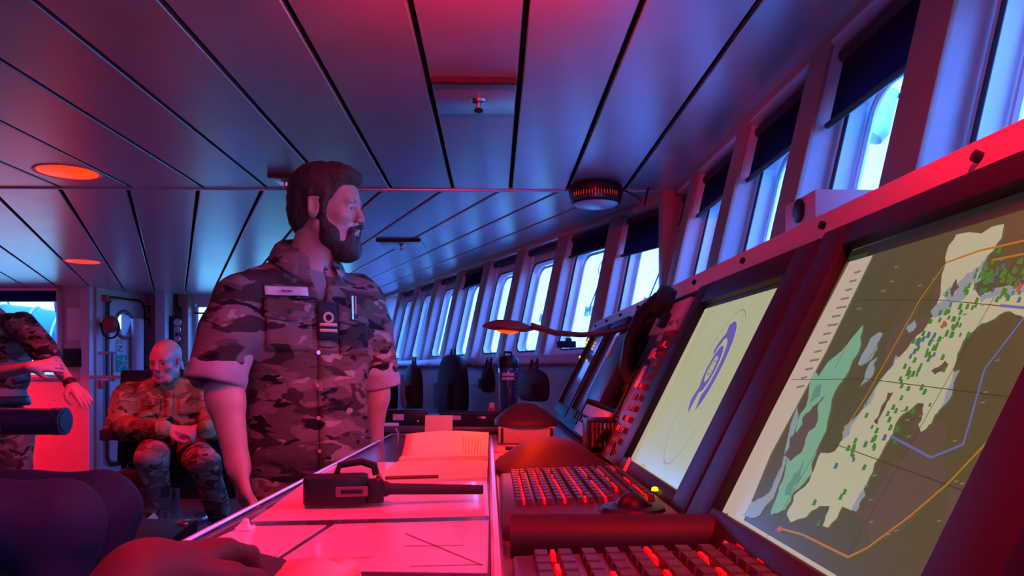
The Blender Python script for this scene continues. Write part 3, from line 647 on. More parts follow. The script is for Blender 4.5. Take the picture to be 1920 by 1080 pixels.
# phones: big handset on cradle and second one
def handset(name, pts, lab, r=.022, cord=None):
    t = setp(thing(name, loc=pts[0]), lab, 'telephone')
    m = MB(); m.tube(pts, [r * 1.1, r * .8, r * .75, r * .8, r * 1.1][:len(pts)], 12); m.build('grip', M_black, t, smooth=True)
    for k, s in ((0, 1), (-1, -1)):
        c = Vector(pts[k]); n = (MS.to_3x3() @ Vector((0, 0, -1))); M = frame(c, n.orthogonal(), n.cross(n.orthogonal())); q = MB()
        q.lathe([(0, -.02), (r * 1.5, -.018), (r * 1.75, 0), (r * 1.6, .022), (0, .026)], 16, M); q.build('ear_cap' if k == 0 else 'mouth_cap', M_black, t, smooth=True)
    if cord:
        q = MB(); cp = []
        for i in range(140):
            u = i / 139; p = Vector(cord[0]).lerp(Vector(cord[1]), u) + Vector((0, 0, -math.sin(u * math.pi) * cord[2])); a = i * .9
            cp.append(p + Vector((math.cos(a), 0, math.sin(a))) * .009)
        q.tube(cp, .0028, 5); q.build('coiled_cord', M_black, t, smooth=True)
    return t
def S3(a, b, c): return MS @ Vector((a, b, c))
base = setp(thing('phone_cradle', loc=S3(-2.2, 0, 0)), 'black phone cradle box on the sloping panel behind the handset', 'cradle')
m = MB(); sbox(m, -2.36, -2.06, -.12, .10, 0, .05); m.build('cradle_box', M_black, base, bevel=.008)
m = MB(); sbox(m, -2.33, -2.31, .02, .09, .05, .053); m.build('cradle_label', M_keyp, base)
handset('telephone_handset', [P(1240, 565, 1.95), P(1205, 590, 1.98), P(1182, 640, 2.02), P(1175, 690, 2.05), P(1190, 715, 2.05)], 'large black curved telephone handset hanging in front of the dark displays', .026, (P(1188, 715, 2.02), P(1120, 830, 1.9), .02))
handset('telephone_handset', [P(1262, 640, 1.9), P(1240, 665, 1.9), P(1222, 700, 1.9)], 'small dark handset on the cradle left of the radar display', .018, (P(1222, 705, 1.9), P(1150, 850, 1.8), .015))
# instrument plates on sloping panel
ip = setp(thing('instrument_plate', loc=S3(-2.2, .1, 0)), 'pale instrument plate above the handset catching bright red light', 'plate')
m = MB(); sbox(m, -2.05, -1.74, .10, .185, .0, .012); m.build('plate', M_strip, ip, bevel=.002)
m = MB(); sbox(m, -1.9, -1.86, .11, .15, .012, .03); m.build('toggle_block', M_black, ip, bevel=.004)
ip = setp(thing('instrument_plate', loc=S3(-2.45, -.15, 0)), 'lower blue-grey instrument plate under the dark displays', 'plate')
m = MB(); sbox(m, -2.58, -2.05, -.23, -.13, .0, .010); m.build('plate', M_white, ip, bevel=.002)
for i in range(7):
    q = MB(); q.lathe([(0, .025), (.012, .024), (.014, 0)], 12, MS @ Matrix.Translation((-2.54 + i * .07, -.18, .01))); q.build('rotary_knob', M_black, ip, smooth=True)
hs = setp(thing('radio_set', loc=P(1130, 800, 1.95)), 'small box radio with a shiny red-lit grille below the handset', 'radio')
m = MB(); c = P(1128, 815, 2.0); m.rbox((c.x, c.y, c.z), (.09, .13, .085), .015, None); m.build('radio_case', M_black, hs, bevel=.006)
for i in range(7):
    m = MB(); m.box((c.x - .03 + i * .01, c.y - .067, c.z + .005), (.005, .006, .06)); m.build('grille_bar', M_steel if i == 3 else M_red, hs)
# speaker box on top of strip
b = setp(thing('camera_box', loc=Nw(.6, 1.3, CZ + .24)), 'white box with a round dark opening, standing on the red console strip', 'box')
c0 = P(1535, 390, 1.25)
m = MB(); nb(m, .505, .615, 1.19, 1.315, .24, .286); m.build('box_shell', M_white, b, bevel=.002)
m = MB(); m.lathe([(0, .0), (.019, .0), (.02, .004), (.017, .006), (0, .006)], 24, NR @ frame((.505, 1.25, CZ + .264), (0, 1, 0), (0, 0, 1))); m.lathe([(0, .0), (.019, .0), (.02, -.004), (.017, -.006), (0, -.006)], 24, NR @ frame((.505, 1.25, CZ + .264), (0, 1, 0), (0, 0, 1))); m.build('round_opening', M_black, b, smooth=True)
# ---------------- keyboards on the worktop
def keyboard(lab, x0, x1, y0, y1, rows, cols, seed, glow, ball=None, wedge=.02):
    t = setp(thing('keyboard', loc=Nw((x0 + x1) / 2, (y0 + y1) / 2, CZ + DZ)), lab, 'keyboard')
    m = MB(); nprism(m, [(x0, DZ), (x1, DZ), (x1, DZ + .03), (x0, DZ + .022)], y0, y1); m.build('case', mat('keyboard_case', (.06, .04, .07), .4), t, bevel=.005)
    rn = random.Random(seed); kw = (x1 - x0 - .03) / cols; kh = (y1 - y0) * .72 / rows
    for r in range(rows):
        for c in range(cols):
            x = x0 + .018 + (c + .5) * kw; y = y1 - .012 - (r + .5) * kh
            z = DZ + .0225 + .008 * (x - x0) / (x1 - x0)
            if c == cols - 4 and r > rows * .7: continue
            key(t, NR @ Matrix.Translation((x, y, CZ + z)), kw * .66, kh * .86, .009, M_key)
            if c % 2 == 0 and rn.random() < glow: key(t, NR @ Matrix.Translation((x + kw * .5, y, CZ + z + .001)), kw * .22, kh * rn.uniform(.7, 1.1), .0075, M_keyr, 'red_backlight')
    if ball:
        bx, by = ball; T = NR @ Matrix.Translation((bx, by, CZ + DZ + .026)); m = MB(); m.lathe([(.05, 0), (.045, .008), (.03, .01), (.026, .004)], 20, T); m.build('ball_ring', M_black, t, smooth=True)
        m = MB(); m.lathe([(.026 * math.cos(a), .026 * math.sin(a) + .002) for a in [i * math.pi / 12 for i in range(7)]], 20, T); m.build('trackball', M_black, t, smooth=True)
    return t
keyboard('dark keyboard with glowing red keys and a trackball, in front of the near domed cover', .012, .262, 1.03, 1.55, 12, 14, 3, .85, (.2, 1.10))
m = MB(); q = Nw(.262, 1.24, CZ + DZ + .034); k = setp(thing('signal_lamp', loc=q), 'tiny yellow signal lamp at the keyboard corner', 'lamp'); m.lathe([(.006, 0), (.005, .005), (0, .007)], 10, Matrix.Translation(q)); m.build('yellow_lens', mat('yellow_led', (.5, .4, 0), .4, emit=(1, .7, 0), es=2.5), k, smooth=True)
keyboard('second dark keyboard at the bottom edge of the picture with glowing red keys', .02, .31, .55, .86, 7, 10, 11, .5, None)
m = MB(); pc = setp(thing('palm_rest', loc=Nw(.15, .98, CZ + DZ)), 'rounded dark palm rest bar between the two keyboards', 'rest'); m.tube([Nw(.02, .955, CZ + DZ + .02), Nw(.30, .955, CZ + DZ + .02)], .03, 12); m.build('padded_bar', M_rubber, pc, smooth=True)
# red paper tag, red slip at the bottom right
m = MB(); sbox(m, -1.56, -1.525, -.238, -.205, .0125, .0135); setp(m.build('sticky_label', M_keyp), 'small pink square label under the radar display', 'label')
m = MB(); spoly(m, [scr(1378, 1022), scr(1443, 1068), scr(1442, 1092), scr(1398, 1094), scr(1366, 1040)], .0135); spoly(m, [scr(1378, 1022), scr(1366, 1040), scr(1398, 1094), scr(1442, 1092), scr(1443, 1068)], .0128); setp(m.build('red_card', mat('white_card', (.8, .7, .68), .6)), 'bright red-lit card stuck on the bezel below the chart display', 'card')
# gooseneck lamp
M_lampmetal = mat('lamp_enamel', (.14, .03, .03), .25, .3)
gl = setp(thing('gooseneck_lamp', loc=P(1180, 612, 2.1)), 'slim gooseneck lamp with a flat oval head reaching out over the chart table', 'lamp')
hc = P(952, 612, 1.95)
m = MB(); T = Matrix.Translation(hc) @ Matrix.Rotation(math.radians(4), 4, 'Y') @ Matrix.Diagonal((1, .72, 1, 1)); m.lathe([(0, .016), (.03, .015), (.055, .006), (.066, -.002), (.066, -.006), (.05, -.010), (.03, -.012)], 28, T); m.build('lamp_head', M_lampmetal, gl, smooth=True)
m = MB(); m.lathe([(0, -.0185), (.022, -.016), (.03, -.012)], 20, T); m.build('lamp_bulb', mat('red_bulb', (.3, .02, 0), .4, emit=(1, .02, 0), es=6), gl, smooth=True)
m = MB(); arm = [hc + Vector((.058, 0, .002)), P(1040, 624, 1.96), P(1090, 628, 1.98), P(1150, 622, 2.0), P(1200, 607, 2.05), P(1230, 600, 2.08)]; m.tube(arm, [.009, .0075, .007, .0065, .0065, .0065], 8); m.build('flexible_arm', M_lampmetal, gl, smooth=True)
m = MB(); m.tube([P(1230, 600, 2.08), S3(-2.1, .10, .02)], .02, 10); m.build('arm_base', M_black, gl, smooth=True)
lamp('gooseneck_light', 'SPOT', hc + Vector((0, 0, -.022)), 15, (1, .026, .0), .02, hc + Vector((-.08, .25, -1)), 168, .25)
# ================================================================ CHART TABLE and things on it
TZ = .98
tab = setp(thing('chart_table', loc=(-.2, 1.6, 0)), 'long chart table with papers under a clear glossy cover, right of the bearded man', 'table')
def Gt(px, py, z=TZ): return G(px, py, z)
tl_, tr_ = G(735, 816, TZ), G(921, 820, TZ); bl_ = G(380, 1004, TZ); dirl = (bl_ - tl_).normalized()
nl = tl_ + dirl * 2.6; nr = Vector((nl.x + .40, nl.y, TZ)); nr = Vector((-.006 + .0, .2, TZ)); nl = tl_ + dirl * ((tl_.y - .52) / -dirl.y); nr.y = .52
M_ttop = mat('chart_table_top', (.05, .025, .05), .12, spec=.7, coat=.6, noise=.05)
m = MB(); m.slab([nl, nr, tr_, tl_], -.03); m.build('table_top', M_ttop, tab, bevel=.004)
m = MB(); 
for a, b, z0, z1 in ((nl, tl_, .93, .95), ):
    m.slab([nl + Vector((.05, 0, -.05)), nr + Vector((-.0, 0, -.05)), tr_ + Vector((-.0, -.03, -.05)), tl_ + Vector((.05, -.03, -.05))], -.90)
m.build('table_cabinet', M_bezel, tab, bevel=.004)
m = MB(); m.tube([nl + Vector((0, 0, .004)), tl_ + Vector((0, 0, .004)), tr_ + Vector((0, 0, .004))], .0035, 6); m.build('edge_beading', mat('clear_edge', (.55, .45, .6), .2, .2), tab, smooth=True)
m = MB(); m.tube([nr + Vector((0, 0, .004)), tr_ + Vector((0, 0, .004))], .007, 6); m.build('edge_beading', mat('clear_edge'), tab, smooth=True)
M_chart = mat('red_tinted_chart_paper', (.78, .58, .66), .22, spec=.8, coat=.5, noise=.06, nscale=5)  # white paper tinted pink, red lamp light put into the colour
def paper(name, pxs, lab, th=.0012, z=TZ, material=None, cat='paper', group=None):
    m = MB(); m.slab([G(px, py, z) for px, py in pxs], th); return setp(m.build(name, material or M_chart), lab, cat, group)
paper('chart_sheet', [(590, 892), (640, 868), (915, 866), (913, 900), (917, 968), (470, 978), (500, 958)], 'upper pale chart sheet under the handheld radio')
paper('chart_sheet', [(455, 988), (612, 986), (520, 1046), (395, 1015)], 'small pale chart sheet at the left edge of the table beside the white glint')
paper('chart_sheet', [(628, 984), (916, 977), (914, 1075), (560, 1070), (530, 1048)], 'large pale chart sheet at the bottom, right of the dark diagonal gap')
paper('chart_sheet', [(540, 1082), (914, 1084), (912, 1200), (300, 1200)], 'pale chart sheet running out of the picture at the bottom')
# ruled lines on the charts
lm = MB()
for a, b in (((760, 1000), (905, 1060)), ((640, 1048), (700, 1044)), ((755, 1024), (870, 1022)), ((690, 925), (905, 918)), ((770, 1062), (905, 1058))):
    p, q = G(*a, TZ + .0014), G(*b, TZ + .0014); n = Vector((0, 0, 1)).cross(q - p).normalized() * .0018; lm.add([p - n, q - n, q + n, p + n], [(0, 1, 2, 3)])
lo = setp(lm.build('pencil_lines', mat('pencil_grey', (.12, .1, .14), .5), tab), kind='stuff')
# handheld radio lying down: body, belt clip handle, antenna
hr = setp(thing('handheld_radio', loc=G(640, 955, TZ)), 'black handheld radio lying on the charts with a thick antenna pointing right', 'radio')
c0 = G(575, 948, TZ + .004); c1 = G(712, 944, TZ + .004); ax = (c1 - c0).normalized(); L_ = (c1 - c0).length; ay = Vector((0, 0, 1)).cross(ax).normalized()
R = frame(c0, ax, ay)
m = MB(); m.rbox((L_ * .40, .010, .024), (L_ * .88, .062, .044), .012, R); m.build('radio_body', M_black, hr, bevel=.006)
m = MB(); m.rbox((L_ * .93, .008, .02), (.03, .05, .034), .008, R); m.build('radio_top', M_black, hr, bevel=.004)
m = MB(); m.tube([R @ Vector(p) for p in ((.045, .03, .045), (.05, .03, .06), (.09, .028, .066), (L_ * .75, .02, .066), (L_ * .92, .015, .06), (L_ * .95, .015, .045))], [.005, .0055, .0055, .006, .007, .006], 8); m.build('belt_clip', M_black, hr, smooth=True)
m = MB(); e = G(905, 918, TZ + .02); s = R @ Vector((L_ * 1.0, .012, .022)); m.tube([s, s.lerp(e, .06), s.lerp(e, .1), s.lerp(e, .75), e], [.013, .013, .0095, .0085, .008], 12); m.build('antenna', M_rubber, hr, smooth=True)
for k, dy in enumerate((-.006, .024)):
    m = MB(); m.tube([R @ Vector((L_ * .98, dy, .034)), R @ Vector((L_ * 1.05, dy, .038))], [.009, .008], 10); m.build('control_knob', M_steel if k else M_black, hr, smooth=True)
m = MB(); m.box((L_ * .62, -.0225, .024), (.05, .002, .016), R); m.build('battery_label', mat('dark_red_label', (.2, .05, .08), .4), hr)
m = MB(); m.box((L_ * .62, -.0240, .024), (.034, .002, .006), R); m.build('label_slot', M_black, hr)
# folded reports: lower packet, open binder, upright card
M_pap2 = mat('lamp_tinted_paper', (.82, .66, .40), .75, noise=.03)  # buff tint puts some of the orange lamp light into the paper
q = [(715, 866), (735, 872), (913, 868), (914, 888), (905, 905), (700, 908), (706, 880)]
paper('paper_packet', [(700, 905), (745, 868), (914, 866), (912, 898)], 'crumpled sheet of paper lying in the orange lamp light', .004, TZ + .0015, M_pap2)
m = MB(); m.tube([G(722, 896, TZ + .009), G(822, 893, TZ + .009)], .0035, 8); setp(m.build('pencil', mat('brown_pencil', (.12, .03, .02), .4), smooth=True), 'dark pencil lying on the crumpled sheet', 'pencil')
bd = setp(thing('open_binder', loc=G(835, 862, TZ)), 'open binder whose ruled page stands up, glowing orange under the lamp', 'binder')
b0, b1 = G(750, 866, TZ + .002), G(914, 862, TZ + .002)
m = MB(); up = []
vs = []; fs = []
for i in range(9):
    u = i / 8; z = .002 + .056 * u; back = .10 * math.sin(u * math.pi / 2 * .9)
    for j in range(9):
        v = j / 8; p = b0.lerp(b1, v); vs.append((p.x + .0, p.y + back, p.z + z * (1 - .1 * (1 - u) * 0) + .006 * math.sin(v * math.pi)))
for i in range(8):
    for j in range(8): fs.append((i * 9 + j, i * 9 + j + 1, (i + 1) * 9 + j + 1, (i + 1) * 9 + j))
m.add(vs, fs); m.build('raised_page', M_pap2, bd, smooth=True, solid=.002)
for i in range(4):
    m = MB(); m.slab([b0 + Vector((-.0, -.035 + .008 * i, .0 + .003 * i)), b1 + Vector((0, -.035 + .008 * i, .003 * i)), b1 + Vector((0, .06, .003 * i)), b0 + Vector((0, .06, .003 * i))], .0022); m.build('page', M_pap2, bd)
rl = MB()
for i in range(7):
    v = .70 + .035 * i; k = []
    for u in (.15, .45, .78):
        p = b0.lerp(b1, v); k.append(Vector((p.x, p.y + .10 * math.sin(u * math.pi / 2 * .9) - .0028, p.z + .002 + .056 * u + .006 * math.sin(v * math.pi))))
    rl.tube(k, .0006, 4)
setp(rl.build('ruled_lines', mat('red_print', (.4, .1, .05), .6), bd), kind='stuff')
m = MB(); b = setp(thing('white_card', loc=P(822, 812, 2.5)), 'upright white card glowing red behind the open binder', 'card')
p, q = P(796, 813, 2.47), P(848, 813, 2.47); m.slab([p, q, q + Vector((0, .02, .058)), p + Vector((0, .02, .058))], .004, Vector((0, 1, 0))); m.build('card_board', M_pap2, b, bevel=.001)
m = MB(); m.box((p.x + .045, p.y + .03, TZ + .008), (.07, .06, .012)); m.build('card_foot', M_black, b, bevel=.002)
# domed covers on the console worktop
def dome(lab, x0, x1, y0, y1, z, h, basecol, rim=.014):
    t = setp(thing('domed_cover', loc=Nw((x0 + x1) / 2, (y0 + y1) / 2, CZ + z)), lab, 'cover')
    N_ = 28; vs = []; fs = []; cx, cy = (x0 + x1) / 2, (y0 + y1) / 2; a, b_ = (x1 - x0) / 2, (y1 - y0) / 2
    prof = [(1.0, rim), (.93, rim + .008), (.80, rim + h * .33), (.62, rim + h * .62), (.42, rim + h * .86), (.2, rim + h * .97), (.0, rim + h)]
    def sq(t_, k):
        c, s_ = math.cos(t_), math.sin(t_); e = .62 if k > .9 else .62 + (1 - k) * .38; return (abs(c) ** e) * (1 if c > 0 else -1), (abs(s_) ** e) * (1 if s_ > 0 else -1)
    for k, zz in [(1.0, 0)] + prof:
        for j in range(N_): c, s_ = sq(2 * math.pi * (j + .5) / N_, k); vs.append(Nw(cx + a * k * c, cy + b_ * k * s_, CZ + z + zz))
    for i in range(len(prof)):
        for j in range(N_): fs.append((i * N_ + j, i * N_ + (j + 1) % N_, (i + 1) * N_ + (j + 1) % N_, (i + 1) * N_ + j))
    m = MB(); m.add(vs, fs); m.build('dome_shell', basecol, t, smooth=True, sang=50); return t
M_dome = mat('dark_red_cover', (.045, .006, .010), .65, coat=.0, bump=.06, bscale=150)
dome('large dark red domed cover just beyond the near keyboard', .0, .26, 1.58, 1.95, DZ + .0, .062, M_dome)
dome('smaller dark domed cover standing on a red-lit box, further along the desk', .0, .205, 2.38, 2.62, DZ + .055, .058, mat('dark_cover_shell', (.06, .02, .022), .55))
bx = setp(thing('cover_box', loc=Nw(.1, 2.5, CZ + DZ)), 'low box glowing red below the smaller domed cover', 'box')
m = MB(); nb(m, .012, .19, 2.40, 2.60, DZ, DZ + .054); m.build('box_body', mat('pale_box', (.7, .6, .58), .5), bx, bevel=.004)
for k in (.02, .175):
    m = MB(); nb(m, k, k + .008, 2.385, 2.41, DZ + .005, DZ + .05); m.build('corner_catch', M_black, bx, bevel=.001)
tr = setp(thing('cable_tray', loc=Nw(.05, 2.15, CZ + DZ)), 'small red-lit tray with a looped cable between the two domed covers', 'tray')
m = MB(); nb(m, .005, .15, 2.02, 2.30, DZ, DZ + .006); m.build('tray_plate', mat('pale_box'), tr)
m = MB(); m.tube([Nw(.02 + .05 * math.sin(a) + .02, 2.12 + .07 * math.cos(a), CZ + DZ + .012) for a in [i * .35 for i in range(16)]], .004, 6); m.build('cable', M_keyp, tr, smooth=True)
m = MB(); nb(m, .03, .08, 2.06, 2.12, DZ + .006, DZ + .02); m.build('connector', M_black, tr, bevel=.002)
# unit beyond the table with the bottle and odds and ends
ru = setp(thing('rear_worktop', loc=Nw(-.25, 3.1, 0)), 'dark worktop beyond the chart table carrying the bottle and loose gear', 'worktop')
RZ = 1.0
m = MB(); m.box((-.27, 3.15, .5 * RZ - .01), (.64, .85, RZ - .02), NR); m.build('unit_body', M_bezel, ru, bevel=.005)
m = MB(); m.box((-.27, 3.15, RZ - .01), (.66, .87, .02), NR); m.build('unit_top', M_desk, ru, bevel=.003)
bo = P(953, 775, 3.3); bo.z = RZ
bt = setp(thing('water_bottle', loc=bo), 'clear blue water bottle with black cap and two pink name labels', 'bottle')
T = Matrix.Translation((bo.x, bo.y, RZ)); r = .043
M_btl = mat('blue_tritan', (.02, .03, .16), .12, spec=.8, coat=.8)
m = MB(); m.lathe([(0, 0), (r * .92, .0), (r * .95, .012), (r * .90, .05), (r * .96, .12), (r, .19), (r * .98, .215), (r * .9, .222), (0, .222)], 24, T); m.build('bottle_body', M_btl, bt, smooth=True)
m = MB(); m.lathe([(r * 1.02, .212), (r * 1.05, .22), (r * 1.05, .245), (r * .8, .262), (r * .5, .266), (0, .266)], 24, T); m.build('cap', M_black, bt, smooth=True)
m = MB(); m.tube([(bo.x - .02, bo.y, RZ + .262), (bo.x - .015, bo.y, RZ + .28), (bo.x + .012, bo.y, RZ + .278), (bo.x + .02, bo.y, RZ + .26)], .006, 8); m.build('carry_loop', M_black, bt, smooth=True)
for k in (.178, .160):
    m = MB(); 
    vs = []; n = 9
    for i in range(n):
        a = math.radians(-125 + 70 * i / (n - 1)); vs += [(bo.x + (r + .0015) * math.cos(a), bo.y + (r + .0015) * math.sin(a), RZ + k), (bo.x + (r + .0015) * math.cos(a), bo.y + (r + .0015) * math.sin(a), RZ + k + .013)]
    m.add(vs, [(2 * i, 2 * i + 2, 2 * i + 3, 2 * i + 1) for i in range(n - 1)]); m.build('name_label', M_keyp, bt)
m = MB()
for i in range(11): m.tube([(bo.x + r * .75, bo.y - r * .72, RZ + .03 + .016 * i), (bo.x + r * .75, bo.y - r * .72, RZ + .036 + .016 * i)], .0022, 5)
setp(m.build('green_scale', mat('green_print', (.3, .6, .05), .5), bt), kind='stuff')
# clutter on the rear unit
def lump(name, lab, cat, c, d, ang, M_, r=.01, extra=None):
    t = setp(thing(name, loc=c), lab, cat); R = Matrix.Translation(c) @ Matrix.Rotation(ang, 4, 'Z'); m = MB(); m.rbox((0, 0, d[2] / 2), d, r, R); m.build('casing', M_, t, bevel=.004)
    if extra:
        for (x, y, z, w_, l_, h_, mm) in extra: m = MB(); m.box((x, y, z), (w_, l_, h_), R); m.build('fitting', mm, t, bevel=.001)
    return t
c = P(760, 800, 2.85); c.z = RZ
lump('instrument_box', 'dark box with a small pink screen behind the chart table, left of the white card', 'box', c, (.17, .12, .055), .05, M_black, .01, [(-.02, -.061, .03, .04, .004, .022, M_keyp), (.05, -.061, .015, .01, .004, .008, M_steel)])
c = P(890, 795, 2.85); c.z = RZ
lump('soft_case', 'dark flat carrying case behind the white card, right side', 'case', c, (.24, .2, .045), -.1, M_fabric, .03, [(-.06, -.10, .03, .05, .01, .016, M_keyp), (.04, -.10, .03, .03, .008, .01, M_steel), (.0, .0, .047, .22, .012, .006, M_black)])
c = P(922, 790, 2.9); c.z = RZ
lump('marker_stub', 'short pink and red marker standing left of the bottle', 'marker', c, (.025, .025, .06), .2, M_red, .008, [(0, 0, .068, .018, .018, .02, M_keyp)])
c = P(722, 815, 2.8); c.z = RZ
lump('notepad', 'small bluish notepad at the far left corner behind the table', 'notepad', c, (.08, .1, .01), .4, M_paper, .004)
m = MB(); p = G(745, 838, TZ); m.tube([p + Vector((0, 0, .004)), p + Vector((.004, -.01, .04)), p + Vector((-.003, -.012, .055))], [.004, .004, .002], 8); setp(m.build('ballpoint_pen', M_steel, smooth=True), 'silver pen standing at the left corner of the binder', 'pen')
# small glint: clear plastic clip at the table edge
cl = setp(thing('table_clip', loc=G(458, 990, TZ)), 'small clear clip catching blue daylight on the left edge of the table', 'clip')
c = G(458, 995, TZ); m = MB(); m.slab([c + Vector((-.012, -.008, .002)), c + Vector((.012, -.01, .002)), c + Vector((.003, .004, .016)), c + Vector((-.003, .006, .016))], .004, Vector((.2, 1, 0)).normalized()); m.build('clip_leaf', M_frame, cl, bevel=.0015)
m = MB(); m.box((c.x, c.y + .004, c.z + .003), (.022, .02, .005)); m.build('clip_base', M_frame, cl, bevel=.001)
# ---------------- hanging bags under the far ledge
def bag(lab, px, py, w_, h_, d_, col, kind=0, Dx=0):
    xs = 2.2015 - .10 - d_ / 2 - .005
    # find y in far frame whose projection is px at this offset
    dv = ray(px, py); dF = FR.inverted().to_3x3() @ dv; s = xs / dF.x; yF = dF.y * s; z = CZ + dF.z * s
    t = setp(thing('hanging_bag', loc=Fw(xs, yF, z)), lab, 'bag')
    N_ = 14; vs = []; fs = []; prof = [(.0, -.5), (.7, -.5), (.95, -.42), (1.0, -.2), (.97, .1), (.85, .32), (.6, .45), (.25, .5), (0, .5)]
    rn = random.Random(px)
    for k, zz in prof:
        for j in range(N_):
            a = 2 * math.pi * j / N_; e = .7; c_, s_ = math.cos(a), math.sin(a); q = 1 + rn.uniform(-.05, .05)
            vs.append(Fw(xs + d_ / 2 * k * abs(c_) ** e * (1 if c_ > 0 else -1) * q, yF + w_ / 2 * k * abs(s_) ** e * (1 if s_ > 0 else -1) * q, z + h_ * zz * q))
    for i in range(len(prof) - 1):
        for j in range(N_): fs.append((i * N_ + j, i * N_ + (j + 1) % N_, (i + 1) * N_ + (j + 1) % N_, (i + 1) * N_ + j))
    m = MB(); m.add(vs, fs); m.build('bag_body', col, t, smooth=True, subsurf=1, sang=180)
    m = MB(); tp = z + h_ * .45; m.tube([Fw(xs, yF - .05, tp), Fw(xs + .01, yF - .04, tp + .07), Fw(xs + .02, yF, CZ + .03), Fw(xs + .01, yF + .04, tp + .07), Fw(xs, yF + .05, tp)], .009, 6); m.build('strap', col, t, smooth=True)
    m = MB(); m.rbox((xs - d_ / 2 - .005, yF, z - h_ * .15), (.03, w_ * .6, h_ * .4), .01, FR); m.build('front_pocket', col, t, bevel=.01)
    return t, xs, yF, z
bag('black rucksack hanging under the window ledge right of the officer, widest of the row', 848, 724, .60, .50, .16, mat('dark_rucksack', (.022, .02, .03), .85, bump=.4, bscale=50))
bag('narrow black bag hanging close beside the officer\'s elbow', 728, 728, .50, .56, .14, mat('dark_rucksack2', (.015, .015, .022), .9, bump=.4, bscale=50))
t, xs, yF, z = bag('dark bag with pale blue straps hanging between the two black bags', 775, 727, .36, .44, .14, mat('dark_red_bag', (.06, .015, .03), .7, bump=.3))
for i, (dy, dz) in enumerate(((.05, 0), (-.02, -.06), (.09, -.1))):
    m = MB(); m.tube([Fw(xs - .09, yF + dy, z + .12 + dz), Fw(xs - .11, yF + dy - .05, z + dz), Fw(xs - .1, yF + dy - .09, z - .1 + dz), Fw(xs - .09, yF + dy - .04, z - .16)], .012, 6); m.build('pale_strap', mat('pale_webbing', (.45, .5, .55), .5), t, smooth=True)
bag('small dark pouch hanging right of the rucksack', 915, 712, .16, .18, .08, M_fabric)
bag('dark red bag hanging behind the bottle', 1000, 722, .40, .20, .10, mat('dark_red_bag'))
# hooks along ledge
for i in range(7):
    yF = 4.2 + i * .62; m = MB(); m.tube([Fw(2.095, yF, CZ + .045), Fw(2.07, yF, CZ + .035), Fw(2.065, yF, CZ + .05)], .006, 6); setp(m.build('coat_hook', M_steel, FL5, smooth=True))
# object on ledge near (1060,650)
q = FR.inverted() @ P(1062, 650, 4.2)
lump('binoculars_case', 'small dark blue gadget standing on the window ledge above the bottle, right side', 'gadget', P(1062, 652, 4.05) , (.09, .07, .035), .3, M_navy, .01, [(0, -.03, .04, .03, .02, .02, M_black)])
# repeater on the ceiling
c = P(1117, 356, 3.9); c.z = CEIL
rpt = setp(thing('compass_repeater', loc=c), 'round black compass repeater with a red-lit scale hanging from the ceiling', 'instrument')
T = Matrix.Translation(c); m = MB(); m.lathe([(0, 0), (.11, 0), (.135, -.012), (.14, -.03), (.135, -.06), (.125, -.09), (.115, -.10)], 36, T); m.build('housing', M_black, rpt, smooth=True)
m = MB(); m.lathe([(.116, -.098), (.10, -.108), (.04, -.116), (0, -.117)], 30, T); m.build('lower_dish', mat('pale_dish', (.5, .55, .65), .35, .3), rpt, smooth=True)
m = MB(); m.lathe([(.1385, -.035), (.1275, -.088)], 24, T, math.radians(205), math.radians(325)); m.build('scale_window', mat('repeater_glass', (.05, .05, .06), .15, spec=.8), rpt, smooth=True)
for i in range(17):
    a = math.radians(212 + i * 6.4); big = i == 8; m = MB(); h = .02 if not big else .034
    z = -.062; m.box((0, 0, 0), (.003 if not big else .004, .002, h), T @ Matrix.Translation((.136 * math.cos(a), .136 * math.sin(a), z)) @ Matrix.Rotation(a + math.pi / 2, 4, 'Z')); m.build('scale_tick', mat('red_scale', (.2, 0, 0), .4, emit=(1, .03, .01), es=1.6 if big else .5), rpt)
m = MB(); m.tube([c + Vector((.13, 0, -.02)), c + Vector((.22, .05, -.05)), c + Vector((.26, .06, -.09)), c + Vector((.28, .06, .0))], .006, 6); m.build('cable', M_black, rpt, smooth=True)
# ================================================================ PEOPLE: signed-distance bodies meshed with surface nets
_tab = np.random.RandomState(5).rand(32, 32, 32).astype(np.float32)
def vnoise(p):
    i = np.floor(p).astype(np.int32); f = p - i; f = f * f * (3 - 2 * f); i &= 31; j = (i + 1) & 31
    x0, y0, z0 = i.T; x1, y1, z1 = j.T; fx, fy, fz = f.T
    def L(a, b, t): return a + (b - a) * t
    return L(L(L(_tab[x0, y0, z0], _tab[x1, y0, z0], fx), L(_tab[x0, y1, z0], _tab[x1, y1, z0], fx), fy), L(L(_tab[x0, y0, z1], _tab[x1, y0, z1], fx), L(_tab[x0, y1, z1], _tab[x1, y1, z1], fx), fy), fz) - .5
class Pr: pass
def cap(a, b, ra, rb, k=.02, op=1):
    p = Pr(); a = np.array(a, float); b = np.array(b, float); p.c = (a + b) / 2; p.r = np.linalg.norm(b - a) / 2 + max(ra, rb); p.k = k; p.op = op
    ba = b - a; l2 = max(ba @ ba, 1e-9)
    def f(q):
        pa = q - a; t = np.clip(pa @ ba / l2, 0, 1); return np.linalg.norm(pa - t[:, None] * ba, axis=1) - (ra + (rb - ra) * t)
    p.f = f; return p
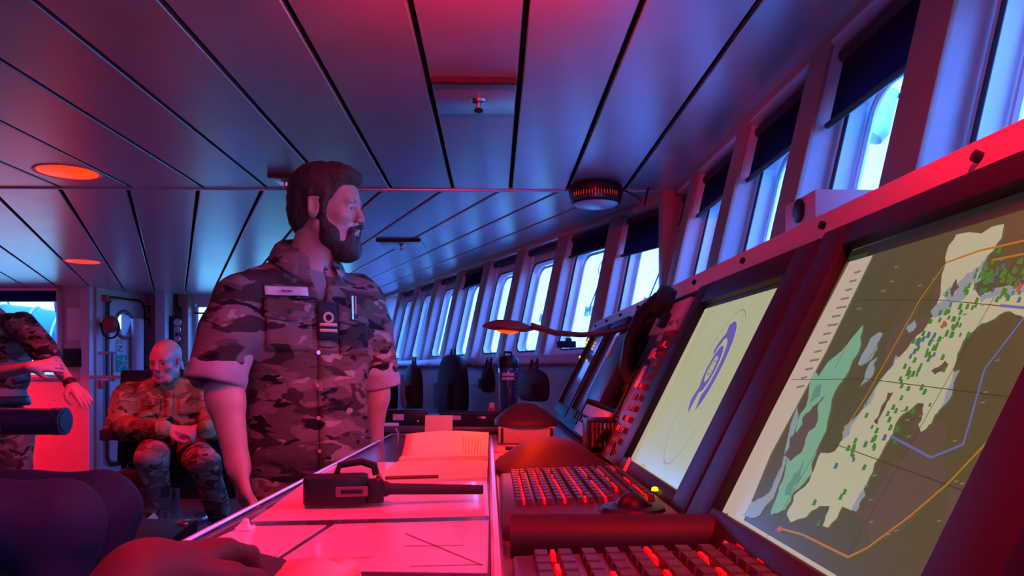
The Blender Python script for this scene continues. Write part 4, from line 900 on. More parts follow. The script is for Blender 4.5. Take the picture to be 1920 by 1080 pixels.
def ell(c, r, k=.02, op=1, R=None):
    p = Pr(); c = np.array(c, float); r = np.array(r, float); p.c = c; p.r = r.max(); p.k = k; p.op = op
    Rt = np.array(R.to_3x3() if R is not None else Matrix.Identity(3)).astype(float)
    def f(q):
        l = (q - c) @ Rt; k0 = np.linalg.norm(l / r, axis=1); k1 = np.linalg.norm(l / (r * r), axis=1); return np.where(k1 > 1e-6, k0 * (k0 - 1) / np.maximum(k1, 1e-6), -r.min())
    p.f = f; return p
def plane(pt, n, k=.005, op=-1):
    # removes the side the normal points to
    p = Pr(); pt = np.array(pt, float); n = np.array(n, float); n = n / np.linalg.norm(n); p.c = pt; p.r = 99; p.k = k; p.op = op
    p.f = lambda q: -((q - pt) @ n); return p
def rb(c, h, r, k=.01, op=1, R=None):
    p = Pr(); c = np.array(c, float); h = np.array(h, float); p.c = c; p.r = np.linalg.norm(h) + r; p.k = k; p.op = op
    Rt = np.array(R.to_3x3() if R is not None else Matrix.Identity(3)).astype(float)
    def f(q):
        d = np.abs((q - c) @ Rt) - h; return np.linalg.norm(np.maximum(d, 0), axis=1) + np.minimum(d.max(axis=1), 0) - r
    p.f = f; return p
def evalp(prims, q, noise=None):
    d = np.full(len(q), 9.0)
    for p in prims:
        e = p.f(q)
        if p.op == 1:
            h = np.clip(.5 + .5 * (d - e) / p.k, 0, 1); d = d + (e - d) * h - p.k * h * (1 - h)
        else:
            e = -e; h = np.clip(.5 + .5 * (e - d) / p.k, 0, 1); d = d + (e - d) * h + p.k * h * (1 - h)
    if noise is not None: d = d + noise(q)
    return d
def surf(prims, res, noise=None, namp=.0):
    us = [p for p in prims if p.op == 1]
    lo = np.min([p.c - p.r for p in us], axis=0) - 4 * res - namp; hi = np.max([p.c + p.r for p in us], axis=0) + 4 * res + namp
    n = np.ceil((hi - lo) / res).astype(int) + 1; B = 16; nb_ = np.ceil(n / B).astype(int); n = nb_ * B
    D = np.full(n, 1.0, np.float32); rad = B * res * .5 * 1.7321
    for bi in range(nb_[0]):
        for bj in range(nb_[1]):
            for bk in range(nb_[2]):
                o = np.array([bi, bj, bk]) * B; cen = lo + (o + (B - 1) / 2) * res
                act = [p for p in prims if p.r > 50 or np.linalg.norm(p.c - cen) < p.r + rad + p.k * 2 + .01]
                if not any(p.op == 1 for p in act): continue
                d0 = evalp(act, cen[None])[0]
                if abs(d0) > rad * 1.6 + namp + .012:
                    D[o[0]:o[0] + B, o[1]:o[1] + B, o[2]:o[2] + B] = np.sign(d0); continue
                g = np.stack(np.meshgrid(*[lo[a] + (o[a] + np.arange(B)) * res for a in range(3)], indexing='ij'), -1).reshape(-1, 3)
                D[o[0]:o[0] + B, o[1]:o[1] + B, o[2]:o[2] + B] = evalp(act, g, noise).reshape(B, B, B)
    ins = D < 0; c = np.zeros(np.array(D.shape) - 1, np.int8)
    for a in (0, 1):
        for b in (0, 1):
            for e in (0, 1): c += ins[a:D.shape[0] - 1 + a, b:D.shape[1] - 1 + b, e:D.shape[2] - 1 + e]
    act = (c > 0) & (c < 8); cells = np.argwhere(act); idx = np.full(act.shape, -1, np.int32); idx[act] = np.arange(len(cells))
    acc = np.zeros((len(cells), 3)); cnt = np.zeros(len(cells)); offs = [(i, j, k) for i in (0, 1) for j in (0, 1) for k in (0, 1)]
    for a in offs:
        for ax in range(3):
            if a[ax] == 1: continue
            b = list(a); b[ax] = 1; va = D[tuple((cells + a).T)]; vb = D[tuple((cells + b).T)]; m = (va < 0) != (vb < 0)
            t = np.zeros(len(cells)); t[m] = va[m] / (va[m] - vb[m]); pos = np.array(a, float)[None] + np.zeros((len(cells), 3)); pos[:, ax] += t
            acc[m] += pos[m]; cnt[m] += 1
    V = lo + (cells + acc / np.maximum(cnt, 1)[:, None]) * res
    quads = []
    for ax in range(3):
        u, v = [(1, 2), (2, 0), (0, 1)][ax]
        sl = [slice(0, s) for s in D.shape]; s1 = list(sl); s2 = list(sl); s1[ax] = slice(0, D.shape[ax] - 1); s2[ax] = slice(1, D.shape[ax])
        A_ = ins[tuple(s1)]; B_ = ins[tuple(s2)]; e = np.argwhere(A_ != B_)
        ok = (e[:, u] > 0) & (e[:, v] > 0) & (e[:, u] < D.shape[u] - 1) & (e[:, v] < D.shape[v] - 1); e = e[ok]; fl = A_[tuple(e.T)]
        q = []
        for du_, dv_ in ((0, 0), (-1, 0), (-1, -1), (0, -1)):
            k = e.copy(); k[:, u] += du_; k[:, v] += dv_; q.append(idx[tuple(k.T)])
        q = np.stack(q, 1); q[~fl] = q[~fl][:, ::-1]; quads.append(q)
    return V, np.concatenate(quads)
def sobj(name, prims, res, material, parent, M=None, noise=None, namp=0., smooth_it=0):
    V, Q = surf(prims, res, noise, namp)
    if M is not None:
        A_ = np.array(M); V = V @ A_[:3, :3].T + A_[:3, 3]
    me = bpy.data.meshes.new(name); me.vertices.add(len(V)); me.vertices.foreach_set('co', V.astype(np.float32).ravel())
    me.loops.add(len(Q) * 4); me.loops.foreach_set('vertex_index', Q.astype(np.int32).ravel()); me.polygons.add(len(Q)); me.polygons.foreach_set('loop_start', np.arange(0, len(Q) * 4, 4, dtype=np.int32))
    me.polygons.foreach_set('use_smooth', np.ones(len(Q), bool)); me.update(calc_edges=True); me.validate()
    me.materials.append(material); o = bpy.data.objects.new(name, me); COL.objects.link(o); attach(o, parent); return o
V3 = lambda v: np.array([v[0], v[1], v[2]], float)
def hand(prims, wrist, d, pn, side, curl=.5, s=1., spread=.06, grip=None):
    # wrist point, d = wrist->knuckles, pn = back-of-hand normal, side=+1 thumb towards d x pn
    d = Vector(d).normalized(); pn = Vector(pn); pn = (pn - d * pn.dot(d)).normalized(); lat = d.cross(pn) * side; w = Vector(wrist)
    palm = w + d * .045 * s
    prims.append(cap(w - d * .01, w + d * .02 * s, .026 * s, .026 * s, .02))
    for l_ in (-.028, -.01, .010, .027): prims.append(cap(w + lat * l_ * .5 * s + d * .015 * s, w + lat * l_ * s + d * .083 * s, .0155 * s, .0125 * s, .012))
    for (l_, L_, r_, cc) in ((.030, .072, .0092, .9), (.010, .082, .0095, 1.), (-.010, .076, .009, 1.05), (-.029, .060, .008, 1.1)):
        p = w + lat * l_ * s + d * .088 * s; ang = 0; dv = d + lat * (l_ * spread * 30)
        dv.normalize()
        for seg, fr, st in ((.45, 1., .55), (.31, .93, 1.0), (.24, .82, .7)):
            ang += curl * cc * st; v = dv * math.cos(ang) - pn * math.sin(ang); q = p + v * L_ * seg * s
            prims.append(cap(p, q, r_ * s * fr, r_ * s * fr * .93, .0045)); p = q
    t0 = w + lat * .022 * s + d * .018 * s; t1 = t0 + (lat * .75 + d * .65 - pn * .35).normalized() * .042 * s; t2 = t1 + (d * .9 + lat * .25 - pn * .4).normalized() * .030 * s; t3 = t2 + (d * .9 - lat * .15 - pn * .4).normalized() * .026 * s
    prims += [cap(t0, t1, .017 * s, .0125 * s, .012), cap(t1, t2, .0118 * s, .0105 * s, .005), cap(t2, t3, .0105 * s, .009 * s, .004)]
def head(prims, H, s=1., beard=False):
    # H: matrix, face towards -Y, origin at the level of the ears
    def C(x, y, z): v = H @ Vector((x * s, y * s, z * s)); return (v.x, v.y, v.z)
    R = H.to_3x3()
    def E(c, r, k, op=1): prims.append(ell(C(*c), tuple(x * s for x in r), k * s, op, R))
    def K(a, b, ra, rb_, k, op=1): prims.append(cap(C(*a), C(*b), ra * s, rb_ * s, k * s, op))
    E((0, .014, .040), (.074, .094, .084), .02); E((0, -.030, -.030), (.060, .060, .082), .03); E((0, -.052, .035), (.058, .040, .050), .02)
    K((-.030, -.055, -.095), (.030, -.055, -.095), .022, .022, .025); E((0, -.080, -.100), (.018, .016, .016), .018)
    K((-.052, .0, -.055), (-.030, -.055, -.092), .020, .018, .025); K((.052, .0, -.055), (.030, -.055, -.092), .020, .018, .025)
    K((-.040, -.079, .022), (.040, -.079, .022), .011, .011, .014)
    for q in (-1, 1):
        E((q * .043, -.062, -.022), (.022, .020, .018), .02); E((q * .032, -.093, .002), (.017, .013, .011), .010, -1)
        E((q * .032, -.0745, .001), (.0145, .0125, .0115), .003); K((q * .020, -.088, .0085), (q * .044, -.080, .0065), .0032, .0032, .004)
        E((q * .077, .012, -.010), (.007, .019, .031), .005); E((q * .0845, .007, -.008), (.005, .010, .019), .003, -1); K((q * .082, .024, .012), (q * .083, .02, -.02), .0055, .005, .004); K((q * .080, -.002, .018), (q * .082, .022, .016), .005, .0055, .004)
    K((0, -.088, .016), (0, -.108, -.026), .0075, .0105, .010); E((-.010, -.103, -.031), (.008, .010, .007), .006); E((.010, -.103, -.031), (.008, .010, .007), .006)
    E((-.006, -.107, -.038), (.003, .005, .003), .002, -1); E((.006, -.107, -.038), (.003, .005, .003), .002, -1)
    E((0, -.083, -.062), (.026, .015, .016), .012); E((0, -.096, -.0585), (.021, .008, .0055), .004); E((0, -.094, -.070), (.018, .008, .0062), .004); K((-.02, -.102, -.064), (.02, -.102, -.064), .0016, .0016, .002, -1)
def nz(fs, amp, seed=0, ridge=False):
    fs = np.array(fs, float)
    def f(q):
        a = vnoise(q * fs + seed); b = vnoise(q * fs * 2.3 + seed + 9)
        if ridge: return amp * ((np.abs(a) * 2 - .5) + .5 * (np.abs(b) * 2 - .5))
        return amp * 2 * (a + .5 * b)
    return f
def folds(fs, amp, seed=0, lo=.2):
    a = nz(fs, amp, seed, True); b = nz((6, 6, 6), amp * .6, seed + 3); return lambda q: a(q) + b(q)
def surf_y(prims, x, z, noise=None, y0=-.5, y1=.3, n=400):
    ys = np.linspace(y0, y1, n); q = np.stack([np.full(n, x), ys, np.full(n, z)], 1); d = evalp(prims, q, noise); k = np.argmax(d < 0); return ys[k] if d[k] < 0 else None
def patch(name, prims, noise, pts_uv, x0, x1, z0, z1, nx, nz_, lift, material, parent, M, th=.003, shape=None, subs=0):
    # cloth patch laid on the garment front
    m = MB(); vs = []
    for j in range(nz_ + 1):
        for i in range(nx + 1):
            u, v = i / nx, j / nz_; x = x0 + (x1 - x0) * u; z = z0 + (z1 - z0) * v
            if shape: x, z = shape(u, v)
            y = surf_y(prims, x, z, noise); y = -.1 if y is None else y; vs.append(M @ Vector((x, y - lift, z)))
    fs = [(j * (nx + 1) + i, j * (nx + 1) + i + 1, (j + 1) * (nx + 1) + i + 1, (j + 1) * (nx + 1) + i) for j in range(nz_) for i in range(nx)]
    m.add(vs, fs); return m.build(name, material, parent, smooth=True, solid=th)
M_skin = mat('skin', (.50, .24, .22), .5, noise=.06, nscale=40, bump=.08, bscale=220)
M_hair = mat('dark_brown_hair', (.03, .016, .014), .6, bump=.9, bscale=260)
M_stub = mat('shaved_scalp_skin', (.45, .29, .25), .5, noise=.08)
M_camoA = camo_mat('camouflage_cloth_tan', [(.19, .11, .11), ((.10, .065, .055), .50, 1.), ((.32, .23, .21), .61, 1.5), ((.045, .024, .024), .56, 1.25), ((.012, .008, .012), .61, 1.6)], 6.5, zs=2.3)
M_camoB = camo_mat('camouflage_cloth_green', [(.30, .27, .12), ((.16, .17, .06), .5, 1.), ((.42, .36, .2), .58, 1.6), ((.09, .05, .03), .60, 1.3)], 8., zs=1.6)
M_camoD = camo_mat('camouflage_trousers', [(.26, .2, .16), ((.14, .1, .08), .5, 1.), ((.36, .3, .25), .58, 1.5), ((.06, .04, .04), .58, 1.3)], 8., zs=1.8)
M_eye = mat('eye_white', (.7, .68, .68), .2); M_iris = mat('dark_iris', (.04, .03, .03), .15)
def eyes(parent, H, s=1.):
    for q in (-1, 1):
        T = H @ Matrix.Translation((q * .032 * s, -.0752 * s, .001 * s)) @ Matrix.Diagonal((s, s, s, 1)); e = MB(); e.lathe([(.0118 * math.cos(a), .0118 * math.sin(a)) for a in [math.radians(x) for x in range(-90, 91, 15)]], 16, T); ob = e.build('eye', M_eye, parent, smooth=True)
        e = MB(); e.lathe([(.0052, 0), (.003, .0012), (0, .0016)], 12, T @ Matrix.Translation((0, -.0112, 0)) @ Matrix.Rotation(math.pi / 2, 4, 'X')); e.build('iris', M_iris, ob, smooth=True)
def brows(parent, prims, H, material, s=1.):
    for q in (-1, 1):
        e = MB(); pts = [H @ Vector((q * x * s, y * s, z * s)) for x, y, z in ((.016, -.0925, .021), (.030, -.0895, .026), (.046, -.078, .023))]; e.tube(pts, [.003, .0038, .002], 6); e.build('eyebrow', material, parent, smooth=True)

# ---------------------------------------------------------------- the bearded officer
BO = Matrix.Translation((-.60, 2.22, 0)) @ Matrix.Rotation(math.radians(36), 4, 'Z'); BI = BO.inverted()
def LB(px, py, D): v = BI @ P(px, py, D); return (v.x, v.y, v.z)
off = setp(thing('person', loc=(-.60, 2.22, 0)), 'bearded man in camouflage shirt with rolled sleeves, standing in profile looking right', 'person')
HO = BI @ Matrix.Translation(P(614, 393, 2.21)) @ Matrix.Rotation(math.radians(82), 4, 'Z') @ Matrix.Rotation(math.radians(4), 4, 'X')
skin = []
head(skin, HO, .97)
hp = HO.translation
skin += [cap(tuple(HO @ Vector((0, .030, -.06))), (-.0, .010, 1.50), .051, .056, .03), cap(tuple(HO @ Vector((0, -.005, -.085))), (0, -.015, 1.47), .042, .050, .02), ell((0, .0, 1.40), (.17, .09, .09), .05), ell((0, 0, 1.2), (.13, .085, .2), .05), ell((0, 0, .98), (.14, .09, .12), .05)]
rs, re_, rw, rh_ = LB(449, 556, 2.08), LB(412, 690, 2.02), LB(446, 872, 1.98), LB(452, 905, 1.98)
ls, le, lw, lh = LB(680, 556, 2.33), LB(706, 700, 2.36), LB(700, 828, 2.38), LB(699, 860, 2.38)
skin += [cap(rs, re_, .05, .045, .03), cap(re_, tuple(Vector(re_).lerp(Vector(rw), .35)), .047, .047, .02), cap(tuple(Vector(re_).lerp(Vector(rw), .3)), rw, .047, .029, .02), cap(ls, le, .048, .042, .03), cap(le, tuple(Vector(le).lerp(Vector(lw), .35)), .040, .041, .02), cap(tuple(Vector(le).lerp(Vector(lw), .3)), lw, .041, .027, .02)]
dn = Vector(rw) - Vector(re_); hand(skin, rw, dn.normalized() + Vector((.0, -.1, 0)), (-1, .1, .1), 1, .45)
dn = Vector(lw) - Vector(le); hand(skin, lw, dn.normalized(), (1, .0, .1), -1, .45)
sobj('body', skin, .0032, M_skin, off, BO)
eyes(off, BO @ HO, .97); brows(off, skin, BO @ HO, M_hair, .97)
# hair
hs_ = .97
def HC(x, y, z): return tuple(HO @ Vector((x * hs_, y * hs_, z * hs_)))
RH = HO.to_3x3()
hair = [ell(HC(0, .022, .052), (.083, .100, .086), .01, 1, RH), ell(HC(0, -.045, .098), (.062, .052, .032), .03, 1, RH), ell(HC(0, .060, -.015), (.066, .056, .075), .03, 1, RH),
        ell(HC(0, -.105, -.01), (.072, .075, .080), .012, -1, RH), ell(HC(0, -.045, -.055), (.12, .062, .075), .012, -1, RH), ell(HC(-.085, .01, -.012), (.02, .026, .036), .006, -1, RH), ell(HC(.085, .01, -.012), (.02, .026, .036), .006, -1, RH), ell(HC(0, .03, -.115), (.1, .06, .05), .01, -1, RH),
        cap(HC(-.070, -.020, .03), HC(-.071, -.016, -.02), .011, .008, .01, 1), cap(HC(.070, -.020, .03), HC(.071, -.016, -.02), .011, .008, .01, 1)]
sobj('hair', hair, .0035, M_hair, off, BO, nz((45, 45, 30), .0035, 2))
beard = [cap(HC(-.064, -.006, -.03), HC(-.050, -.030, -.082), .013, .024, .015), cap(HC(.064, -.006, -.03), HC(.050, -.030, -.082), .013, .024, .015), cap(HC(-.046, -.036, -.090), HC(0, -.072, -.112), .026, .030, .02), cap(HC(.046, -.036, -.090), HC(0, -.072, -.112), .026, .030, .02), ell(HC(0, -.066, -.118), (.044, .038, .034), .02, 1, RH),
         cap(HC(-.026, -.090, -.062), HC(0, -.106, -.048), .0065, .0075, .008), cap(HC(.026, -.090, -.062), HC(0, -.106, -.048), .0065, .0075, .008), cap(HC(-.027, -.088, -.062), HC(-.024, -.082, -.088), .008, .014, .01), cap(HC(.027, -.088, -.062), HC(.024, -.082, -.088), .008, .014, .01),
         ell(HC(0, -.105, -.068), (.016, .018, .0095), .003, -1, RH), ell(HC(0, -.035, -.050), (.050, .055, .040), .008, -1, RH)]
sobj('beard', beard, .003, M_hair, off, BO, nz((60, 60, 40), .003, 6))
# undershirt
us = [ell((0, -.004, 1.40), (.14, .098, .10), .04), cap((0, .005, 1.44), (0, .008, 1.525), .088, .062, .03), cap((0, -.0, 1.50), (0, .02, 1.62), .0570, .0570, .006, -1)]
sobj('undershirt', us, .006, mat('grey_undershirt', (.22, .18, .19), .9, bump=.3), off, BO)
# shirt
sh = [ell((0, .0, 1.335), (.195, .130, .17), .05), ell((0, -.003, 1.15), (.180, .130, .20), .08), ell((0, .0, .97), (.188, .140, .14), .08), cap((-.13, .012, 1.435), (0, .014, 1.475), .055, .060, .05), cap((.13, .012, 1.435), (0, .014, 1.475), .055, .060, .05), cap((0, .02, 1.46), (0, .025, 1.53), .085, .074, .03),
      cap(rs, tuple(Vector(rs).lerp(Vector(re_), .5)), .063, .072, .05), cap(tuple(Vector(rs).lerp(Vector(re_), .5)), tuple(Vector(re_) + Vector((0, 0, .01))), .072, .068, .02), cap(ls, tuple(Vector(ls).lerp(Vector(le), .5)), .062, .066, .05), cap(tuple(Vector(ls).lerp(Vector(le), .5)), tuple(Vector(le) + Vector((0, 0, .02))), .066, .060, .02),
      cap((0, -.005, 1.47), (0, .012, 1.64), .058, .072, .008, -1), ell((.004, -.14, 1.515), (.030, .11, .13), .008, -1), plane((0, 0, .865), (0, 0, -1), .01)]
shn = folds((9, 9, 13), .0075, 3)
sobj('shirt', sh, .0065, M_camoA, off, BO, shn, .012)
# rolled cuffs
M_cuff = mat('pale_cuff_cloth', (.36, .27, .30), .9, bump=.5, bscale=70, noise=.15, nscale=14)
for a, b, r in ((rs, re_, .071), (ls, le, .061)):
    a = Vector(a); b = Vector(b); d_ = (b - a).normalized(); c1 = b - d_ * .05; c2 = b + d_ * .035
    q = [cap(tuple(c1), tuple(c2), r, r + .006, .01), cap(tuple(c2 - d_ * .02), tuple(c2 + d_ * .14), r - .018, r - .008, .006, -1), plane(tuple(c2 + d_ * .012), tuple(d_), .006), plane(tuple(c1 - d_ * .03), tuple(-d_), .01)]
    sobj('rolled_cuff', q, .005, M_cuff, off, BO, nz((14, 14, 26), .006, 4), .01)
# trousers and boots
tr = [ell((0, .0, .92), (.165, .120, .12), .05), cap((-.09, 0, .86), (-.10, .0, .48), .092, .068, .03), cap((-.10, 0, .48), (-.10, .02, .12), .068, .055, .02), cap((.09, 0, .86), (.10, .0, .48), .092, .068, .02), cap((.10, 0, .48), (.10, .02, .12), .068, .055, .02)]
sobj('trousers', tr, .010, M_camoD, off, BO, folds((8, 8, 12), .006, 8), .01)
for q in (-1, 1): sobj('boot', [cap((q * .1, .03, .045), (q * .11, -.13, .04), .046, .042, .02), cap((q * .1, .03, .05), (q * .1, .02, .2), .05, .055, .02), plane((0, 0, 0), (0, 0, -1))], .009, M_black, off, BO)
# collar
def collar_flap(sgn):
    m = MB(); vs = []; n = 12
    for i in range(n + 1):
        t = i / n; a = math.radians(90 + sgn * (t * 150))    # from back (90) round to the front
        r0 = .064 + .012 * t; r1 = .088 + .036 * t; z0 = 1.590 - .060 * t ** 1.3; z1 = 1.545 - .062 * t - .035 * max(0, t - .7) / .3
        vs.append(BO @ Vector((r0 * math.cos(a), .012 + r0 * math.sin(a) * .95 - .008, z0))); vs.append(BO @ Vector(((r0 + .012) * math.cos(a), .010 + (r0 + .012) * math.sin(a) * .95, z0 + .006))); vs.append(BO @ Vector((r1 * math.cos(a), .006 + r1 * math.sin(a) * (.95 + .12 * t), z1)))
    fs = []
    for i in range(n):
        for j in range(2): fs.append((i * 3 + j, i * 3 + j + 1, i * 3 + j + 4, i * 3 + j + 3))
    m.add(vs, fs); return m.build('collar_flap', M_camoA, off, smooth=True, solid=.005, subsurf=1, sang=180)
collar_flap(1); collar_flap(-1)
pp = [p for p in sh if p.op == 1]
def pt(name, x0, x1, z0, z1, lift, m_, th=.003, nx=6, nz_=6, shape=None): return patch(name, pp, shn, None, x0, x1, z0, z1, nx, nz_, lift, m_, off, BO, th, shape)
pt('placket', -.018, .022, .90, 1.36, .004, M_camoA, .004, 2, 40)
pt('name_tape', -.150, -.040, 1.405, 1.430, .006, mat('name_tape_cloth', (.72, .5, .52), .8))
pt('chest_pocket', -.150, -.035, 1.255, 1.390, .005, M_camoA, .006, 8, 8); pt('chest_pocket', .045, .150, 1.245, 1.385, .005, M_camoA, .006, 8, 8)
def flap(x0, x1, zt, zb): return lambda u, v: (x0 + (x1 - x0) * u, (zb - .012 * (1 - abs(2 * u - 1))) + (zt - (zb - .012 * (1 - abs(2 * u - 1)))) * v)
pt('pocket_flap', 0, 0, 0, 0, .011, M_camoA, .004, 8, 4, flap(-.156, -.030, 1.398, 1.345)); pt('pocket_flap', 0, 0, 0, 0, .011, M_camoA, .004, 8, 4, flap(.040, .156, 1.392, 1.338))
slide = pt('rank_slide', -.022, .036, 1.285, 1.388, .013, mat('navy_slide', (.008, .006, .02), .8), .004)
M_braid = mat('pink_gold_braid', (.85, .35, .25), .5)
for z in (1.306, 1.322): pt('braid_stripe', -.018, .032, z, z + .009, .018, M_braid, .002, 4, 1)
lp = MB(); c_ = None
ys_ = surf_y(pp, .007, 1.346, shn); ring = [BO @ Vector((.007 + .0125 * math.cos(a), ys_ - .0185, 1.346 + .0125 * math.sin(a))) for a in [i * math.pi / 10 for i in range(21)]]
lp.tube(ring, .004, 6, caps=False); lp.build('braid_loop', M_braid, off, smooth=True)
for k, (x, mm) in enumerate(((.085, M_steel), (.096, mat('red_pen', (.6, .05, .1), .3)))):
    y = surf_y(pp, x, 1.37, shn); m = MB(); m.tube([BO @ Vector((x, y - .018, 1.345)), BO @ Vector((x, y - .014, 1.412))], .0038, 8); m.build('pen', mm, off, smooth=True)
for z in (1.25, 1.16, 1.07, .98):
    y = surf_y(pp, -.02, z, shn); m = MB(); m.lathe([(0, .0), (.0065, 0), (.006, .003), (0, .003)], 10, BO @ frame((-.02, (y or -.12) - .004, z), (1, 0, 0), (0, 0, 1))); m.build('button', M_steel if z == 1.25 else M_brown, off, smooth=True)
for (x, z) in ((-.092, 1.36), (.098, 1.354)):
    y = surf_y(pp, x, z, shn); m = MB(); m.lathe([(0, .0), (.007, 0), (.006, .003), (0, .003)], 10, BO @ frame((x, y - .016, z), (1, 0, 0), (0, 0, 1))); m.lathe([(0, .0), (.007, 0), (.006, -.003), (0, -.003)], 10, BO @ frame((x, y - .016, z), (1, 0, 0), (0, 0, 1))); m.build('pocket_button', M_black, off, smooth=True)
# lettering on the name tape: unreadable dark marks
y = surf_y(pp, -.09, 1.417, shn); m = MB()
for i in range(6): m.box((-.108 + i * .006, y - .011, 1.417), (.0042, .0015, .006), BO)
setp(m.build('tape_lettering', mat('tape_print', (.15, .05, .12), .8), off), kind='stuff')
# black strap and small baton hanging behind the left elbow
# ---------------------------------------------------------------- seated man with shaved head
SD = 4.45; BS = Matrix.Translation((P(322, 700, SD).x, SD, 0)) @ Matrix.Rotation(math.radians(12), 4, 'Z'); SI = BS.inverted()
def LS(px, py, D): v = SI @ P(px, py, D); return (v.x, v.y, v.z)
sm = setp(thing('person', loc=BS.translation), 'seated man with a shaved head in camouflage, hands together in his lap', 'person')
HS = SI @ Matrix.Translation(P(311, 678, SD - .02)) @ Matrix.Rotation(math.radians(-6), 4, 'Z') @ Matrix.Rotation(math.radians(10), 4, 'X')
sk = []; head(sk, HS, 1.0)
nb0 = LS(322, 722, SD + .04)
sk += [cap(tuple(HS @ Vector((0, .03, -.06))), nb0, .052, .06, .03), ell((0, .05, 1.0), (.15, .09, .12), .05)]
rsS, reS, rwS = LS(243, 745, SD + .02), LS(222, 800, SD - .06), LS(318, 806, SD - .34)
lsS, leS, lwS = LS(378, 742, SD + .08), LS(404, 800, SD + .0), LS(372, 806, SD - .30)
sk += [cap(rsS, reS, .05, .04, .03), cap(reS, rwS, .04, .028, .02), cap(lsS, leS, .05, .04, .03), cap(leS, lwS, .04, .028, .02)]
hand(sk, rwS, Vector((1, -.25, -.05)), (0, -.6, 1), 1, .7); hand(sk, lwS, Vector((-1, -.3, -.1)), (0, -.6, 1), -1, .7)
sobj('body', sk, .0055, M_skin, sm, BS); eyes(sm, BS @ HS, 1.); brows(sm, sk, BS @ HS, M_hair, 1.)
RHS = HS.to_3x3(); HSC = lambda x, y, z: tuple(HS @ Vector((x, y, z)))
sobj('cropped_hair', [ell(HSC(0, .018, .043), (.0755, .0945, .0845), .01, 1, RHS), ell(HSC(0, -.10, .0), (.1, .09, .085), .01, -1, RHS), ell(HSC(0, -.03, -.07), (.12, .08, .085), .01, -1, RHS)], .005, M_stub, sm, BS)
ctr = Vector(LS(322, 770, SD + .05)); cz_ = ctr.z
jk = [ell((0, .08, cz_ + .06), (.215, .13, .17), .06), ell((0, .06, cz_ - .12), (.20, .14, .16), .08), cap(rsS, lsS, .07, .07, .05), cap(rsS, reS, .082, .075, .04), cap(reS, tuple(Vector(rwS) + Vector((-.03, 0, 0))), .072, .05, .03), cap(lsS, leS, .08, .072, .04), cap(leS, tuple(Vector(lwS) + Vector((.03, 0, 0))), .07, .05, .03),
      cap(nb0, tuple(Vector(nb0) + Vector((0, -.0, .05))), .082, .074, .02), cap(tuple(Vector(nb0) + Vector((0, -.0, .0))), tuple(Vector(nb0) + Vector((0, -.03, .15))), .060, .075, .01, -1), plane((0, 0, cz_ - .27), (0, 0, -1))]
jn = folds((9, 9, 12), .009, 12)
sobj('jacket', jk, .009, M_camoB, sm, BS, jn, .014)
pj = [p for p in jk if p.op == 1]
patch('jacket_placket', pj, jn, None, -.02, .02, cz_ - .2, cz_ + .12, 2, 20, .006, M_camoB, sm, BS, .005)
for sx0 in (-.15, .05): patch('jacket_pocket', pj, jn, None, sx0, sx0 + .1, cz_ - .02, cz_ + .08, 5, 5, .008, M_camoB, sm, BS, .006)
thz = Vector(LS(340, 850, SD - .3)).z
hr_, kr = (-.10, .02, thz - .02), LS(285, 862, SD - .62); hl_, kl = (.10, .02, thz - .02), LS(385, 872, SD - .55)
ar, al = LS(300, 1000, SD - .60), LS(410, 960, SD - .40)
ts = [ell((0, .04, thz + .0), (.19, .15, .12), .05), cap(hr_, kr, .095, .075, .04), cap(kr, ar, .072, .055, .02), cap(hl_, kl, .095, .078, .03), cap(kl, al, .075, .056, .02)]
sobj('trousers', ts, .011, M_camoD, sm, BS, folds((7, 7, 9), .008, 5), .012)
for a_ in (ar, al):
    a_ = Vector(a_); sobj('boot', [cap(tuple(a_ + Vector((0, .02, .04))), tuple(a_ + Vector((0, 0, -.06))), .058, .055, .02), cap(tuple(a_ + Vector((0, .02, -.07))), tuple(a_ + Vector((0, -.16, -.08))), .045, .042, .02)], .012, M_black, sm, BS)
# ---------------------------------------------------------------- man at the far left, arm stretched out
TD = 4.35; BT = Matrix.Translation((P(-8, 700, TD).x, TD, 0)) @ Matrix.Rotation(math.radians(35), 4, 'Z'); TI = BT.inverted()
def LT(px, py, D): v = TI @ P(px, py, D); return (v.x, v.y, v.z)
tm = setp(thing('person', loc=BT.translation), 'person cut by the left edge, one arm stretched out with a dark wristband', 'person')
tk = []; HT_ = TI @ Matrix.Translation(P(-38, 549, TD)) @ Matrix.Rotation(math.radians(60), 4, 'Z'); head(tk, HT_, 1.)
sa, ea, wa_ = LT(40, 612, TD - .05), LT(92, 668, TD - .12), LT(134, 722, TD - .2)
sb_, eb, wb_ = LT(-60, 620, TD + .05), LT(-40, 705, TD - .25), LT(60, 688, TD - .35)
tk += [cap(tuple(HT_ @ Vector((0, .03, -.06))), (0, 0, 1.5), .052, .06, .03), ell((0, 0, 1.35), (.16, .09, .14), .05), ell((0, 0, 1.15), (.13, .09, .2), .05), cap(sa, ea, .048, .042, .03), cap(ea, wa_, .042, .027, .02), cap(sb_, eb, .048, .042, .03), cap(eb, wb_, .042, .027, .02)]
hand(tk, wa_, Vector(LT(160, 748, TD - .24)) - Vector(wa_), (0, -.5, 1), 1, .25, 1.05); hand(tk, wb_, Vector((1, 0, .1)), (0, -1, .3), 1, .6)
sobj('body', tk, .006, M_skin, tm, BT)
eyes(tm, BT @ HT_)
sobj('hair', [ell(tuple(HT_ @ Vector((0, .022, .052))), (.083, .100, .086), .01, 1, HT_.to_3x3()), ell(tuple(HT_ @ Vector((0, -.10, -.02))), (.1, .085, .09), .01, -1, HT_.to_3x3()), ell(tuple(HT_ @ Vector((0, -.03, -.07))), (.12, .06, .08), .01, -1, HT_.to_3x3())], .006, M_hair, tm, BT)
